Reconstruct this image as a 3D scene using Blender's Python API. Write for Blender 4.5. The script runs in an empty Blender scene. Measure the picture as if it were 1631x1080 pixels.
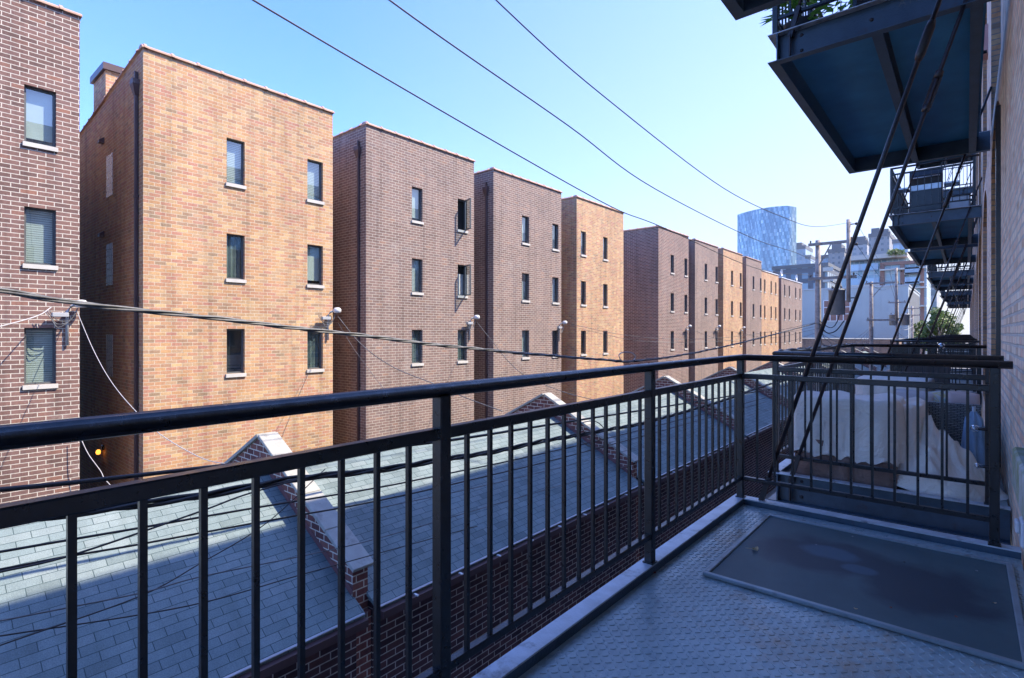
import bpy, math, random
from mathutils import Vector, Matrix, noise
random.seed(7)
R = math.radians
scene = bpy.context.scene
COL = scene.collection
# ------------------------------------------------------------------ camera model (origin = eye, ground 6.7 m below)
F, CX, HOR, W0, H0 = 853.5, 815.5, 530.0, 1631, 1080
YAW = math.atan2(724.5, 853.5)
S_, C_ = math.sin(YAW), math.cos(YAW)
G = -6.7
def at(u, v, a=None, Y=None):
    """point of the place seen at photo pixel (u, v): on the plane x=-a or y=Y"""
    r = (u - CX) / F
    dx, dy = -S_ + C_ * r, C_ + S_ * r
    t = (-a / dx) if a is not None else (Y / dy)
    return Vector((dx * t, dy * t, -(v - HOR) / F * t))
def yq(u, a):
    return at(u, HOR, a=a).y
# ------------------------------------------------------------------ mesh builder
class MB:
    def __init__(s):
        s.v, s.f, s.m, s.sm = [], [], [], []
    def add(s, vs, fs, mi=0, smooth=False):
        b = len(s.v)
        s.v += [tuple(p) for p in vs]
        for f in fs:
            s.f.append(tuple(b + i for i in f)); s.m.append(mi); s.sm.append(smooth)
        return s
    def quad(s, a, b, c, d, mi=0): return s.add([a, b, c, d], [(0, 1, 2, 3)], mi)
    def box(s, x0, x1, y0, y1, z0, z1, mi=0, bev=0.0):
        if bev <= 0:
            vs = [(x, y, z) for x in (x0, x1) for y in (y0, y1) for z in (z0, z1)]
            return s.add(vs, [(0, 1, 3, 2), (4, 6, 7, 5), (0, 4, 5, 1), (2, 3, 7, 6), (0, 2, 6, 4), (1, 5, 7, 3)], mi)
        c = Vector(((x0 + x1) / 2, (y0 + y1) / 2, (z0 + z1) / 2))
        h = (abs(x1 - x0) / 2, abs(y1 - y0) / 2, abs(z1 - z0) / 2)
        return s.obox(c, Vector((1, 0, 0)), Vector((0, 1, 0)), Vector((0, 0, 1)), h, mi, bev)
    def obox(s, c, ax, ay, az, h, mi=0, bev=0.0):
        A = (ax, ay, az)
        if bev <= 0:
            vs = [c + ax * (h[0] * i) + ay * (h[1] * j) + az * (h[2] * k) for i in (-1, 1) for j in (-1, 1) for k in (-1, 1)]
            return s.add(vs, [(0, 1, 3, 2), (4, 6, 7, 5), (0, 4, 5, 1), (2, 3, 7, 6), (0, 2, 6, 4), (1, 5, 7, 3)], mi)
        bev = min(bev, min(h) * .9)
        vs, idx = [], {}
        for i in (-1, 1):
            for j in (-1, 1):
                for k in (-1, 1):
                    for w in range(3):
                        hh = [h[0] - bev, h[1] - bev, h[2] - bev]; hh[w] = h[w]
                        idx[(i, j, k, w)] = len(vs)
                        vs.append(c + ax * (hh[0] * i) + ay * (hh[1] * j) + az * (hh[2] * k))
        fs = []
        for w in range(3):
            o = [q for q in range(3) if q != w]
            for sg in (-1, 1):
                f = []
                for (p, q) in ((-1, -1), (1, -1), (1, 1), (-1, 1)):
                    e = [0, 0, 0]; e[w] = sg; e[o[0]] = p; e[o[1]] = q
                    f.append(idx[(e[0], e[1], e[2], w)])
                fs.append(tuple(f))
        for w in range(3):
            o = [q for q in range(3) if q != w]
            for p in (-1, 1):
                for q in (-1, 1):
                    def g(sg, ww):
                        e = [0, 0, 0]; e[w] = sg; e[o[0]] = p; e[o[1]] = q
                        return idx[(e[0], e[1], e[2], ww)]
                    fs.append((g(-1, o[0]), g(1, o[0]), g(1, o[1]), g(-1, o[1])))
        for i in (-1, 1):
            for j in (-1, 1):
                for k in (-1, 1):
                    fs.append(tuple(idx[(i, j, k, w)] for w in range(3)))
        return s.add(vs, fs, mi)
    def bar(s, p, q, w, h=None, mi=0, up=Vector((0, 0, 1)), bev=0.0):
        p, q = Vector(p), Vector(q); d = (q - p); L = d.length; d.normalize()
        if abs(d.dot(up)) > .98: up = Vector((0, 1, 0))
        x = d.cross(up).normalized(); z = x.cross(d).normalized()
        return s.obox((p + q) / 2, x, d, z, (w / 2, L / 2, (h or w) / 2), mi, bev)
    def tube(s, pts, r, n=8, mi=0, cap=True, rs=None):
        pts = [Vector(p) for p in pts]; vs, fs = [], []
        prev = None
        for i, p in enumerate(pts):
            if i == 0: d = pts[1] - p
            elif i == len(pts) - 1: d = p - pts[i - 1]
            else: d = (pts[i + 1] - p).normalized() + (p - pts[i - 1]).normalized()
            d.normalize()
            if prev is None or abs(d.z) < .9:
                up = Vector((0, 0, 1)) if abs(d.z) < .95 else Vector((1, 0, 0))
                x = d.cross(up).normalized()
            else:
                x = (prev - d * prev.dot(d)).normalized()
            prev = x; y = d.cross(x)
            k = 1.0
            if 0 < i < len(pts) - 1:
                cs = (pts[i + 1] - p).normalized().dot((p - pts[i - 1]).normalized())
                k = 1 / max(.5, math.sqrt(max(0.01, (1 + cs) / 2)))
                if k < 1.02: k = 1
            rr = rs[i] if rs else r
            for j in range(n):
                a = 2 * math.pi * j / n
                vs.append(p + (x * math.cos(a) * (k if k > 1.02 else 1) + y * math.sin(a)) * rr)
        for i in range(len(pts) - 1):
            for j in range(n):
                fs.append((i * n + j, i * n + (j + 1) % n, (i + 1) * n + (j + 1) % n, (i + 1) * n + j))
        s.add(vs, fs, mi, True)
        if cap:
            b = len(s.v) - len(vs)
            s.f.append(tuple(b + j for j in range(n))[::-1]); s.m.append(mi); s.sm.append(False)
            b2 = len(s.v) - n
            s.f.append(tuple(b2 + j for j in range(n))); s.m.append(mi); s.sm.append(False)
        return s
    def lathe(s, c, prof, n=16, mi=0, axis='z'):
        vs, fs = [], []
        for (r, h) in prof:
            for j in range(n):
                a = 2 * math.pi * j / n
                p = (r * math.cos(a), r * math.sin(a), h)
                if axis == 'x': p = (p[2], p[0], p[1])
                if axis == 'y': p = (p[0], p[2], p[1])
                vs.append((c[0] + p[0], c[1] + p[1], c[2] + p[2]))
        for i in range(len(prof) - 1):
            for j in range(n):
                fs.append((i * n + j, i * n + (j + 1) % n, (i + 1) * n + (j + 1) % n, (i + 1) * n + j))
        return s.add(vs, fs, mi, True)
    def prism(s, poly, axis, t0, t1, mi=0):
        """poly: 2-D outline; axis 'y': (x,z) extruded in y; 'x': (y,z); 'z': (x,y)"""
        def P(a, b, t):
            return {'y': (a, t, b), 'x': (t, a, b), 'z': (a, b, t)}[axis]
        n = len(poly)
        vs = [P(a, b, t0) for a, b in poly] + [P(a, b, t1) for a, b in poly]
        fs = [tuple(range(n)), tuple(range(2 * n - 1, n - 1, -1))] + [(i, i + n, (i + 1) % n + n, (i + 1) % n) for i in range(n)]
        return s.add(vs, fs, mi)
    def build(s, name, mat, parent=None, loc=None, fix=True):
        me = bpy.data.meshes.new(name)
        if parent is not None:
            base = world_loc(parent)
            loc = Vector((0, 0, 0)); off = base
        else:
            if loc is None:
                xs = [p[0] for p in s.v]; ys = [p[1] for p in s.v]; zs = [p[2] for p in s.v]
                loc = Vector(((min(xs) + max(xs)) / 2, (min(ys) + max(ys)) / 2, min(zs)))
            off = Vector(loc)
        me.from_pydata([(p[0] - off[0], p[1] - off[1], p[2] - off[2]) for p in s.v], [], s.f)
        mats = mat if isinstance(mat, (list, tuple)) else [mat]
        for m in mats: me.materials.append(m)
        me.polygons.foreach_set('material_index', s.m)
        me.polygons.foreach_set('use_smooth', s.sm)
        me.update()
        if fix:
            import bmesh
            bm = bmesh.new(); bm.from_mesh(me); bmesh.ops.recalc_face_normals(bm, faces=bm.faces); bm.to_mesh(me); bm.free()
        o = bpy.data.objects.new(name, me); COL.objects.link(o)
        o.location = loc
        if parent is not None: o.parent = parent
        return o
def world_loc(o):
    v = Vector(o.location)
    while o.parent: o = o.parent; v += o.location
    return v
def thing(name, label, cat, loc, group=None):
    o = bpy.data.objects.new(name, None); COL.objects.link(o)
    o.empty_display_size = .1
    o.location = loc; o['label'] = label; o['category'] = cat
    if group: o['group'] = group
    return o
def tag(o, label, cat, group=None, kind=None):
    if label: o['label'] = label
    if cat: o['category'] = cat
    if group: o['group'] = group
    if kind: o['kind'] = kind
    return o
def structure(o, label=None):
    o['kind'] = 'structure'
    if label: o['label'] = label
    return o
# ------------------------------------------------------------------ materials
def new_mat(name):
    m = bpy.data.materials.new(name); m.use_nodes = True
    nt = m.node_tree
    return m, nt, nt.nodes['Principled BSDF']
def N(nt, t, **kw):
    n = nt.nodes.new(t)
    for k, v in kw.items(): setattr(n, k, v)
    return n
def ramp(nt, stops, interp='LINEAR'):
    r = nt.nodes.new('ShaderNodeValToRGB'); e = r.color_ramp.elements
    r.color_ramp.interpolation = interp
    while len(e) < len(stops): e.new(0.5)
    for i, (p, c) in enumerate(stops):
        e[i].position = p; e[i].color = (*c, 1)
    return r
def mathn(nt, op, a=None, b=None, clamp=False):
    n = nt.nodes.new('ShaderNodeMath'); n.operation = op; n.use_clamp = clamp
    for i, x in enumerate((a, b)):
        if x is None: continue
        if isinstance(x, (int, float)): n.inputs[i].default_value = x
        else: nt.links.new(x, n.inputs[i])
    return n.outputs[0]
def mixc(nt, fac, a, b, mode='MIX'):
    n = nt.nodes.new('ShaderNodeMix'); n.data_type = 'RGBA'; n.blend_type = mode
    def put(sock, x):
        if isinstance(x, (tuple, list)): sock.default_value = (*x, 1) if len(x) == 3 else x
        elif isinstance(x, (int, float)): sock.default_value = x
        else: nt.links.new(x, sock)
    put(n.inputs[0], fac); put(n.inputs[6], a); put(n.inputs[7], b)
    return n.outputs[2]
def noisen(nt, vec, scale, detail=4, rough=.55, dist=0):
    n = nt.nodes.new('ShaderNodeTexNoise'); n.inputs['Scale'].default_value = scale
    n.inputs['Detail'].default_value = detail; n.inputs['Roughness'].default_value = rough
    n.inputs['Distortion'].default_value = dist
    if vec is not None: nt.links.new(vec, n.inputs['Vector'])
    return n.outputs['Fac']
def plain(name, col, rough=.6, metal=0, var=.15, vscale=3, bump=0, bscale=60, spec=.5, dirt=None, dirt_scale=2.0, dirt_lo=.55, dirt_hi=.7):
    m, nt, b = new_mat(name)
    tc = N(nt, 'ShaderNodeTexCoord').outputs['Object']
    n1 = noisen(nt, tc, vscale, 6)
    r = ramp(nt, [(.3, tuple(c * (1 - var) for c in col)), (.7, tuple(min(1, c * (1 + var)) for c in col))])
    nt.links.new(n1, r.inputs[0]); c = r.outputs[0]
    if dirt:
        n2 = noisen(nt, tc, dirt_scale, 8, .65)
        r2 = ramp(nt, [(dirt_lo, (0, 0, 0)), (dirt_hi, (1, 1, 1))]); nt.links.new(n2, r2.inputs[0])
        c = mixc(nt, r2.outputs[0], c, dirt)
    nt.links.new(c, b.inputs['Base Color'])
    b.inputs['Roughness'].default_value = rough; b.inputs['Metallic'].default_value = metal
    b.inputs['Specular IOR Level'].default_value = spec
    if bump:
        bn = N(nt, 'ShaderNodeBump'); bn.inputs['Strength'].default_value = bump; bn.inputs['Distance'].default_value = .01
        nt.links.new(noisen(nt, tc, bscale, 4), bn.inputs['Height']); nt.links.new(bn.outputs[0], b.inputs['Normal'])
    return m
def wall_uv(nt, sx=1.0, sz=1.0):
    tc = N(nt, 'ShaderNodeTexCoord').outputs['Object']
    sp = N(nt, 'ShaderNodeSeparateXYZ'); nt.links.new(tc, sp.inputs[0])
    ge = N(nt, 'ShaderNodeNewGeometry'); sn = N(nt, 'ShaderNodeSeparateXYZ'); nt.links.new(ge.outputs['True Normal'], sn.inputs[0])
    fx = mathn(nt, 'GREATER_THAN', mathn(nt, 'ABSOLUTE', sn.outputs[0]), .6)
    mx = nt.nodes.new('ShaderNodeMix'); mx.data_type = 'FLOAT'
    nt.links.new(fx, mx.inputs[0]); nt.links.new(sp.outputs[0], mx.inputs[2]); nt.links.new(sp.outputs[1], mx.inputs[3])
    cb = N(nt, 'ShaderNodeCombineXYZ')
    nt.links.new(mathn(nt, 'MULTIPLY', mx.outputs[0], sx), cb.inputs[0]); nt.links.new(mathn(nt, 'MULTIPLY', sp.outputs[2], sz), cb.inputs[1])
    return cb.outputs[0], tc
def brick(name, stops, mortar, bw=.305, bh=.1016, ms=.009, offset=.5, wob=0.0, bump=.5, rough=.85, patch=None, patch_amt=.5, spec=.3, efflo=0.0):
    m, nt, b = new_mat(name)
    uv, tc = wall_uv(nt)
    if wob:
        nn = nt.nodes.new('ShaderNodeTexNoise'); nn.inputs['Scale'].default_value = 5; nt.links.new(tc, nn.inputs['Vector'])
        va = nt.nodes.new('ShaderNodeVectorMath'); va.operation = 'MULTIPLY_ADD'
        nt.links.new(nn.outputs['Color'], va.inputs[0]); va.inputs[1].default_value = (wob, wob, 0); nt.links.new(uv, va.inputs[2]); uv = va.outputs[0]
    bt = N(nt, 'ShaderNodeTexBrick'); nt.links.new(uv, bt.inputs['Vector'])
    bt.offset = offset
    for k, v in (('Color1', (0, 0, 0, 1)), ('Color2', (1, 1, 1, 1)), ('Mortar', (.5, .5, .5, 1)), ('Scale', 1.0), ('Mortar Size', ms), ('Mortar Smooth', .25), ('Bias', 0.0), ('Brick Width', bw), ('Row Height', bh)):
        bt.inputs[k].default_value = v
    rp = ramp(nt, stops); nt.links.new(bt.outputs['Color'], rp.inputs[0])
    # slow variation (firing, weathering) and fine grain
    v1 = ramp(nt, [(.3, (.88, .88, .88)), (.7, (1.1, 1.1, 1.1))]); nt.links.new(noisen(nt, tc, .6, 5), v1.inputs[0])
    v2 = ramp(nt, [(.3, (.85, .85, .85)), (.7, (1.12, 1.12, 1.12))]); nt.links.new(noisen(nt, tc, 22, 4), v2.inputs[0])
    c = mixc(nt, 1.0, rp.outputs[0], v1.outputs[0], 'MULTIPLY'); c = mixc(nt, 1.0, c, v2.outputs[0], 'MULTIPLY')
    mp_ = N(nt, 'ShaderNodeMapping'); mp_.inputs['Scale'].default_value = (2.2, 2.2, .16); nt.links.new(tc, mp_.inputs['Vector'])
    v3 = ramp(nt, [(.3, (.72, .72, .73)), (.5, (1, 1, 1)), (.7, (1.1, 1.1, 1.08))]); nt.links.new(noisen(nt, mp_.outputs[0], 1.4, 6, .65), v3.inputs[0])
    c = mixc(nt, 1.0, c, v3.outputs[0], 'MULTIPLY')
    mc = mixc(nt, 1.0, mortar, v2.outputs[0], 'MULTIPLY'); mc = mixc(nt, 1.0, mc, v3.outputs[0], 'MULTIPLY')
    fac = bt.outputs['Fac']
    if patch:   # smeared old mortar / wash
        p = ramp(nt, [(.42, (0, 0, 0)), (.62, (patch_amt,) * 3)]); nt.links.new(noisen(nt, tc, 7, 8, .7), p.inputs[0])
        c = mixc(nt, p.outputs[0], c, patch)
    if efflo:
        p = ramp(nt, [(.6, (0, 0, 0)), (.78, (efflo,) * 3)]); nt.links.new(noisen(nt, tc, .9, 9, .72), p.inputs[0])
        c = mixc(nt, p.outputs[0], c, (.5, .47, .43))
    c = mixc(nt, fac, c, mc)
    nt.links.new(c, b.inputs['Base Color'])
    b.inputs['Roughness'].default_value = rough; b.inputs['Specular IOR Level'].default_value = spec
    bn = N(nt, 'ShaderNodeBump'); bn.inputs['Strength'].default_value = bump; bn.inputs['Distance'].default_value = .006
    h = mathn(nt, 'ADD', mathn(nt, 'MULTIPLY', fac, -1.0), mathn(nt, 'MULTIPLY', noisen(nt, tc, 40, 5), .5))
    nt.links.new(h, bn.inputs['Height']); nt.links.new(bn.outputs[0], b.inputs['Normal'])
    return m
M = {}
M['tan_brick'] = brick('tan_brick', [(0, (.29, .205, .13)), (.14, (.41, .22, .135)), (.3, (.47, .275, .135)), (.5, (.41, .20, .145)), (.68, (.50, .31, .155)), (.84, (.40, .265, .165)), (1, (.56, .37, .19))], (.52, .46, .35), ms=.0075, efflo=.3, bw=.255, bh=.092)
M['brown_brick'] = brick('brown_brick', [(0, (.13, .08, .072)), (.35, (.175, .103, .09)), (.7, (.21, .122, .105)), (.9, (.16, .10, .095)), (1, (.26, .13, .095))], (.55, .51, .44), ms=.009, efflo=.35, bw=.295, bh=.1)
M['rose_brick'] = brick('rose_brick', [(0, (.175, .12, .105)), (.35, (.215, .145, .125)), (.7, (.245, .165, .14)), (.9, (.19, .14, .13)), (1, (.285, .175, .13))], (.46, .43, .37), ms=.0085, efflo=.45, bw=.285, bh=.097)
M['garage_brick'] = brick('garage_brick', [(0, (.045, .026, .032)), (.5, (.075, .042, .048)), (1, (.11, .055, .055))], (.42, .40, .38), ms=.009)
M['parapet_brick'] = brick('parapet_brick', [(0, (.12, .05, .05)), (.5, (.19, .075, .065)), (1, (.24, .10, .08))], (.58, .52, .44), ms=.010, bw=.24, bh=.1016)
M['common_brick'] = brick('common_brick', [(0, (.55, .37, .24)), (.25, (.86, .60, .42)), (.5, (.88, .72, .54)), (.75, (.76, .46, .31)), (1, (.88, .78, .62))], (.56, .52, .46), bw=.205, bh=.072, ms=.012, wob=.02, patch=(.86, .76, .62), patch_amt=.5, bump=1.2)
M['reveal_brick'] = brick('reveal_brick', [(0, (.22, .15, .11)), (.25, (.50, .25, .13)), (.5, (.56, .33, .17)), (.75, (.38, .25, .17)), (1, (.62, .30, .15))], (.22, .19, .17), bw=.205, bh=.072, ms=.008, wob=.02, bump=1.0)
def shingle_mat():
    m, nt, b = new_mat('asphalt_shingle')
    tc = N(nt, 'ShaderNodeTexCoord').outputs['Object']
    sp = N(nt, 'ShaderNodeSeparateXYZ'); nt.links.new(tc, sp.inputs[0])
    cb = N(nt, 'ShaderNodeCombineXYZ'); nt.links.new(sp.outputs[1], cb.inputs[0])
    nt.links.new(mathn(nt, 'MULTIPLY', sp.outputs[2], 2.164), cb.inputs[1])
    bt = N(nt, 'ShaderNodeTexBrick'); nt.links.new(cb.outputs[0], bt.inputs['Vector'])
    for k, v in (('Color1', (0, 0, 0, 1)), ('Color2', (1, 1, 1, 1)), ('Mortar', (0, 0, 0, 1)), ('Scale', 1.0), ('Mortar Size', .0045), ('Mortar Smooth', .2), ('Brick Width', .30), ('Row Height', .125)):
        bt.inputs[k].default_value = v
    rp = ramp(nt, [(0, (.135, .175, .18)), (.12, (.165, .215, .222)), (.5, (.175, .226, .233)), (1, (.205, .25, .255))]); nt.links.new(bt.outputs['Color'], rp.inputs[0])
    g = ramp(nt, [(.35, (.78, .78, .78)), (.65, (1.2, 1.2, 1.2))]); nt.links.new(noisen(nt, tc, 90, 3, .8), g.inputs[0])
    c = mixc(nt, 1, rp.outputs[0], g.outputs[0], 'MULTIPLY')
    g2 = ramp(nt, [(.3, (.86, .87, .88)), (.7, (1.1, 1.1, 1.08))]); nt.links.new(noisen(nt, tc, .9, 5, .6), g2.inputs[0])
    c = mixc(nt, 1, c, g2.outputs[0], 'MULTIPLY')
    mp_ = N(nt, 'ShaderNodeMapping'); mp_.inputs['Scale'].default_value = (.35, 2.4, .35); nt.links.new(tc, mp_.inputs['Vector'])
    g3 = ramp(nt, [(.3, (.80, .81, .80)), (.55, (1, 1, 1)), (.75, (1.1, 1.1, 1.08))]); nt.links.new(noisen(nt, mp_.outputs[0], 1.1, 7, .7), g3.inputs[0])
    c = mixc(nt, 1, c, g3.outputs[0], 'MULTIPLY')
    c = mixc(nt, bt.outputs['Fac'], c, (.05, .08, .085))
    nt.links.new(c, b.inputs['Base Color']); b.inputs['Roughness'].default_value = .9; b.inputs['Specular IOR Level'].default_value = .25
    # each course is a sloping wedge: saw-tooth height along the slope
    fr = mathn(nt, 'FRACT', mathn(nt, 'DIVIDE', mathn(nt, 'MULTIPLY', sp.outputs[2], 2.164), .125))
    h = mathn(nt, 'SUBTRACT', mathn(nt, 'ADD', mathn(nt, 'MULTIPLY', fr, -.6), mathn(nt, 'MULTIPLY', bt.outputs['Color'], .15)), mathn(nt, 'MULTIPLY', bt.outputs['Fac'], .4))
    h = mathn(nt, 'ADD', h, mathn(nt, 'MULTIPLY', noisen(nt, tc, 160, 2), .25))
    bn = N(nt, 'ShaderNodeBump'); bn.inputs['Strength'].default_value = .6; bn.inputs['Distance'].default_value = .008
    nt.links.new(h, bn.inputs['Height']); nt.links.new(bn.outputs[0], b.inputs['Normal'])
    return m
M['shingle'] = shingle_mat()
def rail_mat():
    m, nt, b = new_mat('black_painted_steel')
    tc = N(nt, 'ShaderNodeTexCoord').outputs['Object']
    r = ramp(nt, [(.35, (.004, .0045, .006)), (.65, (.009, .010, .0135))]); nt.links.new(noisen(nt, tc, 14, 6), r.inputs[0])
    p = ramp(nt, [(.68, (0, 0, 0)), (.74, (.8, .8, .8))]); nt.links.new(noisen(nt, tc, 9, 9, .75), p.inputs[0])
    c = mixc(nt, p.outputs[0], r.outputs[0], (.05, .03, .024))
    nt.links.new(c, b.inputs['Base Color'])
    rr = ramp(nt, [(.3, (.24, .24, .24)), (.7, (.42, .42, .42))]); nt.links.new(noisen(nt, tc, 30, 4), rr.inputs[0]); nt.links.new(rr.outputs[0], b.inputs['Roughness'])
    b.inputs['Specular IOR Level'].default_value = .55
    bn = N(nt, 'ShaderNodeBump'); bn.inputs['Strength'].default_value = .25; bn.inputs['Distance'].default_value = .003
    nt.links.new(noisen(nt, tc, 120, 3), bn.inputs['Height']); nt.links.new(bn.outputs[0], b.inputs['Normal'])
    return m
M['rail'] = rail_mat()
M['rod'] = plain('rod_steel', (.022, .017, .02), .4, 0, .3, 12, .2, 80, dirt=(.10, .045, .03), dirt_scale=10, dirt_lo=.58, dirt_hi=.72)
M['channel'] = plain('channel_steel', (.038, .068, .10), .36, 0, .25, 6, .3, 90, dirt=(.05, .03, .026), dirt_scale=5, dirt_lo=.6, dirt_hi=.75)
M['flange'] = plain('grey_top_flange', (.42, .45, .49), .35, 0, .2, 8, .2, 60, dirt=(.05, .045, .04), dirt_scale=6)  # top flange only, coloured lighter than the rest of the channel
M['under'] = plain('deck_underside', (.05, .24, .40), .55, 0, .2, 2, .2, 70)
def plate_mat():
    m, nt, b = new_mat('checker_plate_paint')
    tc = N(nt, 'ShaderNodeTexCoord').outputs['Object']
    r = ramp(nt, [(.3, (.22, .285, .295)), (.7, (.34, .41, .42))]); nt.links.new(noisen(nt, tc, 5, 8, .7), r.inputs[0])
    p = ramp(nt, [(.52, (0, 0, 0)), (.66, (.85, .85, .85))]); nt.links.new(noisen(nt, tc, 1.7, 10, .82), p.inputs[0])
    c = mixc(nt, p.outputs[0], r.outputs[0], (.27, .185, .12))
    p2 = ramp(nt, [(.6, (0, 0, 0)), (.66, (.9, .9, .9))]); nt.links.new(noisen(nt, tc, 11, 8, .8), p2.inputs[0])
    c = mixc(nt, p2.outputs[0], c, (.16, .17, .19))
    nt.links.new(c, b.inputs['Base Color'])
    rr = ramp(nt, [(.3, (.22, .22, .22)), (.7, (.45, .45, .45))]); nt.links.new(noisen(nt, tc, 8, 5), rr.inputs[0]); nt.links.new(rr.outputs[0], b.inputs['Roughness'])
    b.inputs['Specular IOR Level'].default_value = .7
    return m
M['plate'] = plate_mat()
def screen_mat():
    m, nt, b = new_mat('insect_screen_mesh')
    tc = N(nt, 'ShaderNodeTexCoord').outputs['Object']
    sp = N(nt, 'ShaderNodeSeparateXYZ'); nt.links.new(tc, sp.inputs[0])
    # damp patch in the middle with a drier island
    def blob(cx, cy, rx, ry, lo=.75, hi=1.0):
        a = mathn(nt, 'POWER', mathn(nt, 'DIVIDE', mathn(nt, 'SUBTRACT', sp.outputs[0], cx), rx), 2)
        c = mathn(nt, 'POWER', mathn(nt, 'DIVIDE', mathn(nt, 'SUBTRACT', sp.outputs[1], cy), ry), 2)
        d = mathn(nt, 'ADD', mathn(nt, 'SQRT', mathn(nt, 'ADD', a, c)), mathn(nt, 'MULTIPLY', mathn(nt, 'SUBTRACT', noisen(nt, tc, 3.2, 5), .5), 1.1))
        r = ramp(nt, [(lo - .12, (1, 1, 1)), (min(1, lo + .16), (0, 0, 0))]); nt.links.new(d, r.inputs[0]); return r.outputs[0]
    wet = mathn(nt, 'MAXIMUM', blob(-.14, .10, .50, .34), blob(.30, -.05, .38, .42))
    dry = mathn(nt, 'MAXIMUM', blob(-.17, .16, .20, .13), blob(.02, .0, .1, .08))
    base = ramp(nt, [(.3, (.034, .074, .086)), (.7, (.052, .104, .118))]); nt.links.new(noisen(nt, tc, 4, 7, .7), base.inputs[0])
    c = mixc(nt, wet, base.outputs[0], (.007, .022, .042)); c = mixc(nt, mathn(nt, 'MULTIPLY', dry, .8), c, (.045, .10, .15))
    sp2 = ramp(nt, [(.69, (0, 0, 0)), (.73, (.8, .8, .8))]); nt.links.new(noisen(nt, tc, 45, 5, .8), sp2.inputs[0])
    c = mixc(nt, sp2.outputs[0], c, (.16, .15, .13))
    nt.links.new(c, b.inputs['Base Color']); b.inputs['Roughness'].default_value = .48; b.inputs['Specular IOR Level'].default_value = .55
    w = N(nt, 'ShaderNodeTexBrick'); w.offset = 0
    for k, v in (('Scale', 1.0), ('Mortar Size', .0012), ('Brick Width', .005), ('Row Height', .005)): w.inputs[k].default_value = v
    nt.links.new(tc, w.inputs['Vector'])
    bn = N(nt, 'ShaderNodeBump'); bn.inputs['Strength'].default_value = .35; bn.inputs['Distance'].default_value = .002
    nt.links.new(w.outputs['Fac'], bn.inputs['Height']); nt.links.new(bn.outputs[0], b.inputs['Normal'])
    b.inputs['Alpha'].default_value = .86
    return m
M['screen'] = screen_mat()
M['alu'] = plain('grey_aluminium', (.24, .28, .30), .35, .3, .15, 8, .1, 90, dirt=(.09, .085, .08), dirt_scale=7)
M['stone'] = plain('limestone_coping', (.33, .33, .30), .85, 0, .12, 5, .4, 50, dirt=(.17, .165, .155), dirt_scale=4, dirt_lo=.56, dirt_hi=.75)
M['sill'] = plain('limestone_sill', (.50, .485, .45), .8, 0, .08, 5, .2, 50)
M['mossy'] = plain('mossy_stone', (.46, .46, .43), .85, 0, .15, 5, .5, 50, dirt=(.26, .28, .15), dirt_scale=6, dirt_lo=.42, dirt_hi=.6)
M['tile'] = plain('terracotta_coping', (.46, .27, .19), .6, 0, .15, 4, .2, 40, dirt=(.55, .42, .33), dirt_scale=3)
M['whitecap'] = plain('white_metal_cap', (.7, .7, .7), .5, 0, .05)
M['brownmetal'] = plain('brown_metal', (.075, .042, .042), .4, 0, .15, 4)
M['maroon'] = plain('maroon_flashing', (.16, .07, .07), .5, 0, .2, 5)
M['darkframe'] = plain('dark_window_frame', (.055, .062, .065), .4, 0, .15)
M['greyframe'] = plain('grey_window_frame', (.10, .11, .115), .4, 0, .15)
M['concrete'] = plain('alley_concrete', (.22, .215, .2), .9, 0, .2, 1.2, .4, 30, dirt=(.11, .11, .105), dirt_scale=.8)
M['ground'] = plain('ground_grey', (.14, .135, .125), .95, 0, .25, .1, .3, 20)
M['roofmembrane'] = plain('flat_roof_membrane', (.25, .25, .25), .9)
M['wood'] = plain('weathered_pole_wood', (.42, .37, .33), .9, 0, .35, 6, .8, 40, dirt=(.17, .13, .10), dirt_scale=3)
M['armwood'] = plain('weathered_crossarm_wood', (.36, .32, .28), .9, 0, .3, 6, .5, 40)
M['tanboard'] = plain('tan_fence_board', (.46, .36, .26), .8, 0, .12, 4, .3, 30)
M['galv'] = plain('galvanised_grey', (.40, .42, .44), .5, .2, .12, 6)
M['palegrey'] = plain('pale_weatherhead', (.60, .61, .62), .4, .1, .06, 6)
M['wirewhite'] = plain('white_service_wire', (.38, .38, .39), .6, 0, .15, 20)
M['wiregrey'] = plain('grey_cable', (.11, .115, .12), .5, 0, .5, 9)
M['wireblack'] = plain('black_cable', (.018, .019, .022), .5, 0, .3, 20)
M['cover'] = plain('tan_cover_fabric', (.86, .76, .66), .85, 0, .07, 3, 0)
M['brownlining'] = plain('brown_cover_skirt', (.24, .15, .12), .85, 0, .2, 6, .2, 100)
M['bluefabric'] = plain('blue_fabric', (.22, .31, .42), .85, 0, .15, 6, .2, 100)
M['pillowfab'] = plain('pale_pillow_fabric', (.50, .45, .45), .9, 0, .1, 8, .1, 120)
M['pinkfab'] = plain('blush_pillow_fabric', (.47, .36, .34), .9, 0, .1, 8, .1, 120)
def wrinkle(m):
    nt = m.node_tree; b = nt.nodes['Principled BSDF']; tc = N(nt, 'ShaderNodeTexCoord').outputs['Object']
    n1 = noisen(nt, tc, 3.5, 5, .6, 1.6); n2 = noisen(nt, tc, 14, 4, .6, .8)
    rid = mathn(nt, 'ABSOLUTE', mathn(nt, 'SUBTRACT', n1, .5))
    h = mathn(nt, 'ADD', mathn(nt, 'MULTIPLY', rid, 2.5), mathn(nt, 'MULTIPLY', n2, .25))
    bn = N(nt, 'ShaderNodeBump'); bn.inputs['Strength'].default_value = .5; bn.inputs['Distance'].default_value = .04
    nt.links.new(h, bn.inputs['Height']); nt.links.new(bn.outputs[0], b.inputs['Normal'])
wrinkle(M['cover']); wrinkle(M['brownlining']); wrinkle(M['bluefabric'])
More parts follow.
